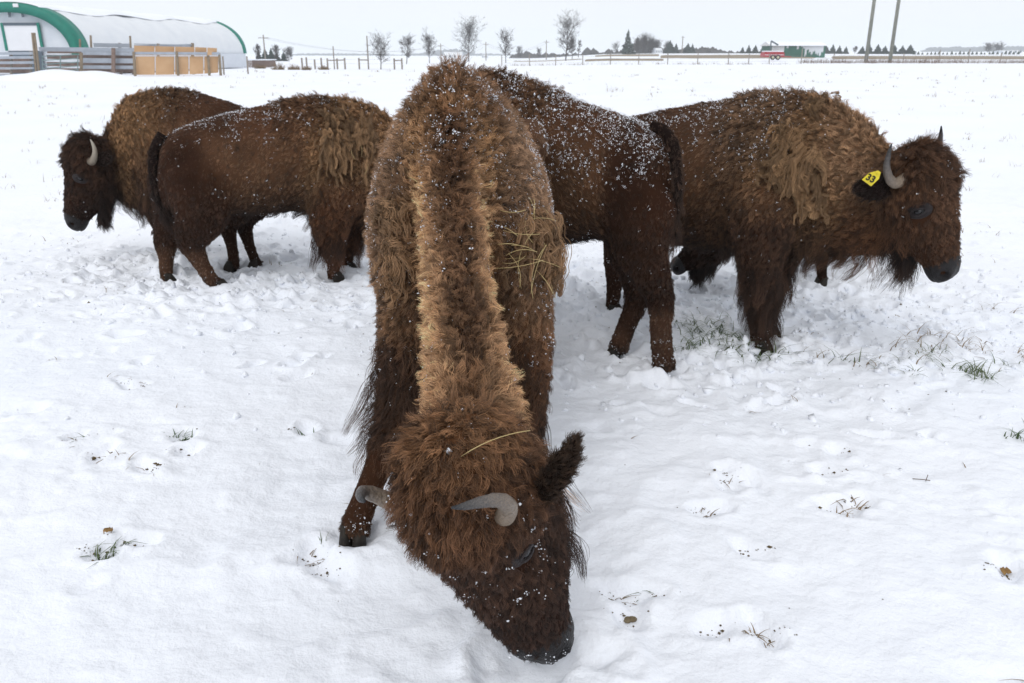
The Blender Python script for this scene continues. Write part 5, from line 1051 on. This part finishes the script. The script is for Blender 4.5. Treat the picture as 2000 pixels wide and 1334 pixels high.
conifer(1226, 56, 330, 19, 'tall dark spruce with snow in its branches left of the farm grove', 1, 'conifers round the farm', True)
for i, (px, pt, w, Y, l) in enumerate(((1308, 78, 18, 370, 'broad dark conifer right of the farm grove'), (1320, 84, 10, 372, 'slim conifer beside the broad one right of the grove'), (1343, 84, 18, 372, 'dark conifer just right of the farm utility pole'), (1352, 85, 10, 376, 'slim conifer at the right shoulder of another'))): conifer(px, pt, Y, w, l, 10 + i, 'conifers round the farm')
for i, (px, pt, w) in enumerate(((1450, 91, 8), (1462, 87, 9), (1475, 87, 11), (1490, 86, 9))): conifer(px, pt, 340, w, ('smallest conifer', 'second conifer', 'broadest conifer', 'last conifer')[i] + ' of the four left of the red trailer' + ('' if i != 3 else ', next to it'), 20 + i, 'conifers left of the trailer')
RC = ((1613, 87, 12, 'first conifer at the right end of the green shed'), (1626, 86, 11, 'second conifer right of the green shed'), (1639, 88, 10, 'third conifer right of the green shed'), (1652, 90, 9, 'small conifer before the bare pinkish tree'), (1684, 90, 13, 'conifer right of the bare pinkish tree'),
      (1698, 86, 12, 'conifer directly behind the first leaning pole'), (1714, 86, 14, 'conifer right of the first leaning pole'), (1728, 89, 14, 'squat conifer between the two leaning poles'), (1746, 87, 12, 'conifer directly behind the second leaning pole'), (1762, 88, 13, 'conifer right of the second leaning pole'), (1777, 87, 18, 'widest conifer at the right end of the row'))
for i, (px, pt, w, l) in enumerate(RC): conifer(px, pt, 330, w, l, 30 + i, 'conifer row behind the leaning poles')
for i, (px, pt, w) in enumerate(((504, 97, 10), (517, 92, 13), (529, 93, 12), (540, 102, 10), (553, 100, 10))): conifer(px, pt, 200, w, ('small conifer nearest the barn end', 'conifer with a utility pole behind it', 'conifer right of the one by the pole', 'low conifer in the middle of the left clump', 'low conifer at the right of the left clump')[i], 50 + i, 'conifers right of the barn')
# sapling row at far right: sown in one line
sp = MB(); r = random.Random(8)
for i in range(26):
    px = 1787 + i * 8.1 + r.uniform(-1, 1); Y = 300; x, zb = gtz(px, Y); h = r.uniform(.9, 1.5); w = h * .42
    sp.add([(x + w * math.cos(a), Y + w * math.sin(a), zb + .2) for a in (0, 1.26, 2.51, 3.77, 5.03)] + [(x, Y, zb + h)], [(0, 1, 5), (1, 2, 5), (2, 3, 5), (3, 4, 5), (4, 0, 5)])
    sp.tube([(x, Y, zb - .1), (x, Y, zb + .3)], .04, 4)
sp.build('sapling_plantation', M_NEEDLE)['kind'] = 'stuff'
def woods(name, Y, prof, depth, seed, n):
    """far wood: many small rough crowns; prof = (px, top py) polyline"""
    r = np.random.default_rng(seed); P = np.array(prof, float); base = np.array([(1, 0, 0), (-1, 0, 0), (0, 1, 0), (0, -1, 0), (0, 0, 1), (.7, .7, .5), (-.7, .7, .5), (.7, -.7, .5), (-.7, -.7, .5), (0, 0, -1)], float)
    fs = np.array([(0, 5, 7), (5, 4, 7), (5, 6, 4), (6, 8, 4), (8, 7, 4), (2, 6, 5), (1, 8, 6), (3, 7, 8), (0, 9, 5), (5, 9, 2), (2, 9, 6), (6, 9, 1), (1, 9, 8), (8, 9, 3), (3, 9, 7), (7, 9, 0)]); V = []; F_ = []
    for i in range(n):
        px = r.uniform(P[0, 0], P[-1, 0]); yt = np.interp(px, P[:, 0], P[:, 1]) + r.normal() * .35; y = Y + r.uniform(0, depth); x = U(px, 100, Y)[0] * y / Y; zg = float(terrain(x, y)) - 4; zt = U(px, yt, Y)[2]
        t = r.random() ** .5; h = max(zt - zg, 1) * (.45 + .55 * t); w = r.uniform(2.5, 5) * Y / 800
        V.append(np.array([x, y, zg + h * .55]) + base * r.uniform(.7, 1.2, (10, 1)) * [w, w, h * .45]); F_.append(fs + 10 * i)
    o = mesh(name, np.concatenate(V), np.concatenate(F_), M_WOODS, None, False); o['kind'] = 'stuff'
woods('woods', 1500, [(560, 106), (600, 104), (700, 104.5), (780, 107), (820, 104), (850, 98), (880, 95), (905, 96), (925, 104), (1000, 106), (1040, 106)], 150, 1, 900)
woods('woods', 1350, [(1808, 96), (1815, 92), (1850, 90.5), (1900, 90), (2000, 89), (2060, 90), (2300, 93)], 80, 2, 700)
woods('hedgerow', 430, [(1000, 105), (1030, 100), (1060, 104), (1130, 103), (1180, 101), (1215, 98), (1235, 82), (1250, 76), (1265, 74), (1280, 82), (1292, 92), (1305, 88), (1320, 93), (1340, 95), (1370, 92), (1385, 91), (1400, 95), (1430, 99), (1500, 100), (1560, 102)], 30, 3, 900)
woods('hedgerow', 420, [(1140, 98), (1147, 92), (1160, 93), (1167, 99)], 12, 4, 30); woods('hedgerow', 415, [(1182, 96), (1189, 92), (1196, 98)], 10, 5, 18); woods('hedgerow', 410, [(1360, 96), (1373, 89), (1392, 91), (1402, 98)], 12, 6, 40)
# stubble strips and far ground bands
M_STUB = pmat('stubble', (.20, .155, .10), .95, ((.36, .30, .22), .15, .3), .05, 0, 1)
def strip(pa, pb, Ya, Yb, h=.14, name='stubble_field'):
    V = []; nn = 24; mm = 5
    for i in range(nn + 1):
        for j in range(mm + 1):
            Y = Ya + (Yb - Ya) * j / mm; x = U(pa + (pb - pa) * i / nn, 100, Y)[0]; e = min(i, nn - i, j, mm - j) > 0; V.append((x, Y, gz(x, Y) + (h if e else -.1)))
    o = mesh(name, V, [(i * (mm + 1) + j, (i + 1) * (mm + 1) + j, (i + 1) * (mm + 1) + j + 1, i * (mm + 1) + j + 1) for i in range(nn) for j in range(mm)], M_STUB); o['kind'] = 'structure'
strip(1285, 1600, 185, 300); strip(1140, 1300, 150, 180, .12); strip(1000, 1140, 185, 205, .12); strip(1160, 1290, 240, 330, .12); strip(1612, 2400, 170, 270, .12)
# wire fence along the far side of the field
wf = tag(empty('wire_fence', (16, 120, 0)), 'long wire fence of thin wooden posts across the far side of the field', 'fence')
WP = [(980, 108, 127, 112), (1034.5, 106, 126.5, 113), (1085.5, 106, 126, 113.5), (1139, 105.5, 126, 114), (1193, 105, 126, 114.5), (1248.5, 104.5, 125.5, 115), (1305.5, 104.5, 125.5, 116), (1364, 103, 125.5, 117), (1424.5, 104, 125, 118), (1464, 104.5, 125, 119), (1504.5, 105, 125.5, 118), (1567.5, 89, 124.5, 121), (1630.5, 105, 122, 124), (1694, 107, 121, 128), (1767, 104, 121, 130), (1837, 97, 121, 131), (1894, 96, 121, 132), (1957, 104, 121, 133), (2020, 104, 121, 134), (2080, 104, 121, 135)]
wfp = []
for px, pt, pb, Y in WP:
    x, zg = gtz(px, Y); zt = min(U(px, pt, Y)[2], zg + 2.0); zt = max(zt, zg + 1.15); mb = MB(); mb.tube([(x, Y, zg - .2), (x + random.uniform(-.05, .05), Y, zt)], .065, 6); mb.build('post', M_WOODG, wf); wfp.append((x, Y, zg))
mb = MB()
for h in (.35, .7, 1.05):
    for a, b_ in zip(wfp[:-1], wfp[1:]): mb.beam((a[0], a[1], a[2] + h), (b_[0], b_[1], b_[2] + h), .012, .012)
mb.build('wire', M_WIRE, wf)
# fence with gates by the road, centre left
rf = tag(empty('rail_fence', (-14, 84, 0)), 'dark post fence with short top rails and open gaps right of the brush', 'fence')
RP = [(588, 113), (597, 112), (613, 116), (626, 113), (638, 114), (657, 114), (672, 113), (700, 113), (769, 114), (784, 114)]
pos = {}
for px, pt in RP:
    Y = 84; x, zg = gtz(px, Y); zt = U(px, pt, Y)[2]; mb = MB(); mb.tube([(x, Y, zg - .2), (x, Y, zt)], .085, 6); mb.build('post', M_WOODG, rf); pos[px] = (x, Y, zt)
for a, b_ in ((638, 672), (769, 784)):
    mb = MB(); mb.beam((pos[a][0], 84, pos[a][2] - .2), (pos[b_][0], 84, pos[b_][2] - .2), .08, .10); mb.build('rail', M_WOODG, rf)
mb = MB(); x7, z7 = gtz(718, 84); mb.beam((pos[700][0], 84, pos[700][2] - .2), (x7, 84, pos[700][2] - .2), .08, .10); mb.build('rail', M_WOODG, rf)
mb = MB()
for a, b_ in zip(RP[:-1], RP[1:]):
    if b_[0] - a[0] < 70:
        for h in (.5, .9): mb.beam((pos[a[0]][0], 84, h), (pos[b_[0]][0], 84, h), .012, .012)
mb.build('wire', M_WIRE, rf)
def upole(px, pt, Y, r_m, label, arm=0, name='utility_pole'):
    x, zg = gtz(px, Y); zt = U(px, pt, Y)[2]; root = tag(empty(name, (x, Y, zg)), label, 'pole'); mb = MB(); mb.tube([(x, Y, zg - .3), (x, Y, zt)], [r_m, r_m * .8], 8); mb.build('shaft', M_WOODG, root, True)
    if arm: mb = MB(); mb.beam((x - arm, Y, zt - .6), (x + arm, Y, zt - .6), .12, .14); mb.build('crossarm', M_WOODG, root)
    return x, Y, zt
pA = upole(517, 68, 180, .16, 'wooden utility pole with crossarm just right of the barn', 1.1); upole(718, 70, 84, .07, 'thin pole immediately left of the round bare tree'); upole(651, 90, 84, .06, 'short thin pole standing in the post fence')
pB = upole(861, 85, 240, .13, 'far utility pole between two roadside trees', .8); pC = upole(949, 82, 240, .13, 'far utility pole right of the biggest tree', .8); pD = upole(1067, 78, 250, .14, 'far utility pole left of the tallest ragged tree', .8); upole(1332, 70, 360, .22, 'utility pole standing between conifers at the farm', .8)
wl = MB()
for a, b_ in ((pA, pB), (pB, pC), (pC, pD)):
    for o_ in (-.7, .7):
        P = [np.array([a[0] + (b_[0] - a[0]) * t + o_, a[1] + (b_[1] - a[1]) * t, a[2] - .5 + (b_[2] - a[2]) * t - 2.2 * 4 * t * (1 - t)]) for t in np.linspace(0, 1, 14)]
        for p, q in zip(P[:-1], P[1:]): wl.beam(p, q, .035, .035)
tag(wl.build('power_line', M_WIRE), 'pair of faint power lines strung between the far utility poles', 'wires')
M_TP = pmat('pole_wood', (.16, .165, .14), .9, ((.26, .26, .22), 2, .3), .1)
for px, pt, l in ((1694, -140, 'first of two tall thick poles rising out of the frame at right'), (1741, -140, 'second of two tall thick poles, the right-hand one')):
    Y = 133; x, zg = gtz(px, Y); root = tag(empty('tall_pole', (x, Y, zg)), l, 'pole', 'two tall poles'); mb = MB(); mb.tube([(x, Y, zg - .3), (x, Y, zg + 9), (x, Y, zg + 19)], [.28, .25, .22], 10); mb.build('shaft', M_TP, root, True)
    mb = MB(); mb.beam((x - 1.2, Y, zg + 18.4), (x + 1.2, Y, zg + 18.4), .14, .16); mb.build('crossarm', M_TP, root)
# dry weeds under the far fence, brush by the shed
wd_ = [(float(U(px, 100, Y)[0]), Y, 12, h, .55, .35) for px, Y, h in [(random.uniform(1570, 2150), random.uniform(124, 136), random.uniform(.45, .95)) for i in range(330)]]
wd_ += [(float(U(px, 100, Y)[0]), Y, 9, .35, .4, .5) for px, Y in [(random.uniform(1000, 1570), random.uniform(112, 121)) for i in range(70)]]
r = np.random.default_rng(2); V = []; F_ = []; k = 0
for x, y, n, h, sp_, le in wd_:
    for i in range(n):
        bx, by = x + r.normal() * sp_, y + r.normal() * sp_; z = gz(bx, by) - .05; L = h * r.uniform(.5, 1.3); d = np.array([r.normal() * .3, r.normal() * .2, 1]) * L; w = .014
        V += [(bx - w, by, z), (bx + w, by, z), (bx + d[0], by + d[1], z + d[2])]; F_.append((k, k + 1, k + 2)); k += 3
mesh('weeds', V, F_, pmat('dry_weeds', (.11, .075, .055), .95, ((.2, .14, .1), 3, .3), .05))['kind'] = 'stuff'
def brush(px, pt, pb, Y, w, seed, label):
    r = random.Random(seed); x, zg = gtz(px, Y); H = U(px, pt, Y)[2] - zg; W = w / 1600 * Y / 2; mb = MB()
    for i in range(110):
        a = r.uniform(0, 6.283); q = np.array([x + r.uniform(-.6, .6) * W, Y + r.uniform(-.4, .4) * W, zg]); d = np.array([math.cos(a) * r.uniform(.1, .6) * W, math.sin(a) * .4 * W, H * r.uniform(.15, 1.1) * (1 - .75 * abs((q[0] - x) / W))]); mb.tube([q, q + d * .5 + [r.gauss(0, .06), 0, .05], q + d], [.02, .014, .006], 3)
    tag(mb.build('brush', M_DRY), label, 'bush', 'brush piles along the fence')
brush(541, 119, 137, 82, 34, 1, 'brown brush right of the low shed, snow behind'); brush(571, 124, 137, 82, 34, 2, 'lower brown brush left of the dark post fence'); brush(596, 127, 138, 81, 26, 3, 'scrubby brush at the first fence posts'); brush(630, 126, 137, 82, 26, 4, 'brush tangled in the post fence under its rail'); brush(505, 124, 137, 88, 30, 5, 'twiggy brush before the low brown shed')
# red wagon and green shed at right
def wbox(mb, x0, x1, y0, y1, z0, z1): mb.box(((x0 + x1) / 2, (y0 + y1) / 2, (z0 + z1) / 2), ((x1 - x0) / 2, (y1 - y0) / 2, (z1 - z0) / 2))
M_RED = pmat('red_paint', (.30, .012, .02), .5, ((.42, .03, .04), 2, .3), .4)
Y = 150.; x0, zg = gtz(1493, Y); x1, _ = gtz(1533, Y); wz = lambda py: float(U(1515, py, Y)[2])
wg = tag(empty('farm_wagon', ((x0 + x1) / 2, Y, zg)), 'red farm wagon with snow on its load parked by the green shed', 'wagon')
mb = MB(); wbox(mb, x0, x1, Y, Y + 2.3, wz(111.5), wz(104)); mb.build('bed', M_RED, wg)
mb = MB(); wbox(mb, x0 + .1, x1 - .1, Y + .1, Y + 2.2, wz(104) + .003, wz(101.5)); mb.build('side_rail', M_RED, wg)
mb = MB(); wbox(mb, x0 + .15, x1 - .15, Y + .15, Y + 2.1, wz(101.5) + .003, wz(99.3)); o = mb.build('snow_load', M_SNOW, wg); bv = o.modifiers.new('b', 'BEVEL'); bv.width = .15; bv.segments = 3
mb = MB(); mb.beam((x0 + .1, Y - .01, wz(107)), (x1 - .1, Y - .01, wz(107)), .02, .07); mb.build('stripe', M_WHITE, wg)
for px in (1510, 1520):
    x = gtz(px, Y)[0]; mb = MB(); mb.tube([(x, Y - .25, wz(112) - .02), (x, Y - .02, wz(112) - .02)], .42, 16); w = mb.build('wheel', pmat('tyre', (.02, .02, .02), .8), wg, True); mb = MB(); mb.tube([(x, Y - .29, wz(112) - .02), (x, Y - .256, wz(112) - .02)], .22, 12); mb.build('rim', pmat('cream_rim', (.55, .5, .35), .5), w, True)
mb = MB(); mb.beam((x1, Y + 1.1, wz(110)), (x1 + 1.5, Y + 1.1, wz(111)), .12, .12); mb.build('drawbar', M_RED, wg)
M_PEEL = pmat('green_cladding', (.012, .10, .065), .6, ((.03, .16, .11), .9, .3), .3); M_TARP = pmat('white_tarp', (.72, .75, .80), .7, ((.62, .66, .72), .6, .3), .2)
Y = 215.; X0, zg = gtz(1507, Y); X1, _ = gtz(1612, Y); zt = float(U(1560, 89.5, Y)[2]); zr = float(U(1560, 81, Y)[2])
gs = tag(empty('green_shed', ((X0 + X1) / 2, Y, zg)), 'green shed with torn white sheeting and snow covered roof', 'shed')
npan = 26; r = random.Random(3); XS_ = np.linspace(X0, X1, npan + 1)
for i in range(npan):
    a, b_ = XS_[i], XS_[i + 1] - .012; mb = MB(); wbox(mb, a, b_, Y, Y + .12, zg - .2, zt); mb.build('panel', M_PEEL, gs)
    pxm = 1507 + 105 * (i + .5) / npan; h = 0
    if pxm < 1533: h = r.uniform(.55, 1)
    elif 1572 < pxm < 1606: h = r.uniform(.35, .95)
    elif r.random() < .4: h = r.uniform(.08, .3)
    if h: 
        m = 5; v = []
        for k in range(m + 1): xx = a + (b_ - a) * k / m; v += [(xx, Y - .06, zt), (xx, Y - .06, zt - (zt - zg) * min(h * r.uniform(.75, 1.2), .98))]
        o = mesh('torn_sheet', v, [(2 * k, 2 * k + 1, 2 * k + 3, 2 * k + 2) for k in range(m)], M_TARP, gs, False); o.modifiers.new('t', 'SOLIDIFY').thickness = .03
mb = MB(); mb.add([(X0 - .4, Y - .5, zt + .003), (X1 + .4, Y - .5, zt + .003), (X1 + .4, Y + 4.5, zr), (X0 - .4, Y + 4.5, zr), (X0 - .4, Y + 9.5, zt), (X1 + .4, Y + 9.5, zt)], [(0, 1, 2, 3), (3, 2, 5, 4), (0, 3, 4), (1, 5, 2), (0, 4, 5, 1)]); mb.build('roof', M_SNOW, gs)
mb = MB(); wbox(mb, X0 + .05, X0 + .2, Y + .13, Y + 9, zg - .2, zt); wbox(mb, X1 - .2, X1 - .05, Y + .13, Y + 9, zg - .2, zt); wbox(mb, X0 + .21, X1 - .21, Y + 8.8, Y + 9, zg - .2, zt); mb.build('wall', M_PEEL, gs)
mb = MB(); mb.beam(U(1506, 80, Y - 1), U(1520, 88, Y - 1), .3, .35); mb.beam((U(1506, 80, Y - 1)[0] + .1, Y - 1, zg - .1), U(1506, 81, Y - 1), .25, .25, up=(0, 1, 0)); mb.build('grain_chute', M_DGREY, gs)
# far white buildings
def farhouse(px0, px1, pt, pb, Y, label, arched=False):
    x0, zg = gtz(px0, Y); x1, _ = gtz(px1, Y); zt = float(U(px0, pt, Y)[2]); zg = min(zg, zt - 1.5); root = tag(empty('far_building', ((x0 + x1) / 2, Y, zg)), label, 'building'); m = 9; V = []
    for k in range(m):
        a = math.pi * k / (m - 1); V += [(x0, Y + 5 - 5 * math.cos(a), zg + (zt - zg) * (math.sin(a) ** (.6 if arched else .8))), (x1, Y + 5 - 5 * math.cos(a), zg + (zt - zg) * (math.sin(a) ** (.6 if arched else .8)))]
    mesh('roof', V, [(2 * k, 2 * k + 1, 2 * k + 3, 2 * k + 2) for k in range(m - 1)], M_WHITE, root)
    for q, xx in ((0, x0), (1, x1)): mesh('end_wall', [(xx, V[2 * k][1], V[2 * k][2]) for k in range(m)], [tuple(range(m))], M_WALLW, root, False).modifiers.new('t', 'SOLIDIFY').thickness = .1
    mb = MB(); n = 4
    for k in range(n): a = x0 + (x1 - x0) * (k + .3) / n; mb = MB(); wbox(mb, a, a + (x1 - x0) / n * .35, Y - .12, Y - .02, zg + .4, zg + 1.3); mb.build('window', M_DGREY, root)
farhouse(866, 902, 101.5, 111, 420, 'far long white arched building between roadside trees', True); farhouse(941, 952, 107, 112, 430, 'tiny white far house right of the biggest bare tree'); farhouse(1961, 1998, 98.5, 104, 420, 'low white far building at the right edge, snowy roof'); farhouse(1281, 1294, 93.5, 98, 345, 'low grey farm roof between the grove and dark conifer')
# the winter air
hz = MB(); hz.box((0, 1000, 20), (2310, 1315, 28)); o = hz.build('haze', None); o['kind'] = 'stuff'
m = bpy.data.materials.new('haze'); m.use_nodes = True; n = m.node_tree.nodes; n.clear(); ou = n.new('ShaderNodeOutputMaterial'); pv = n.new('ShaderNodeVolumePrincipled')
pv.inputs['Color'].default_value = (.90, .955, 1, 1); pv.inputs['Density'].default_value = .0005; m.node_tree.links.new(pv.outputs[0], ou.inputs['Volume']); o.data.materials.append(m)
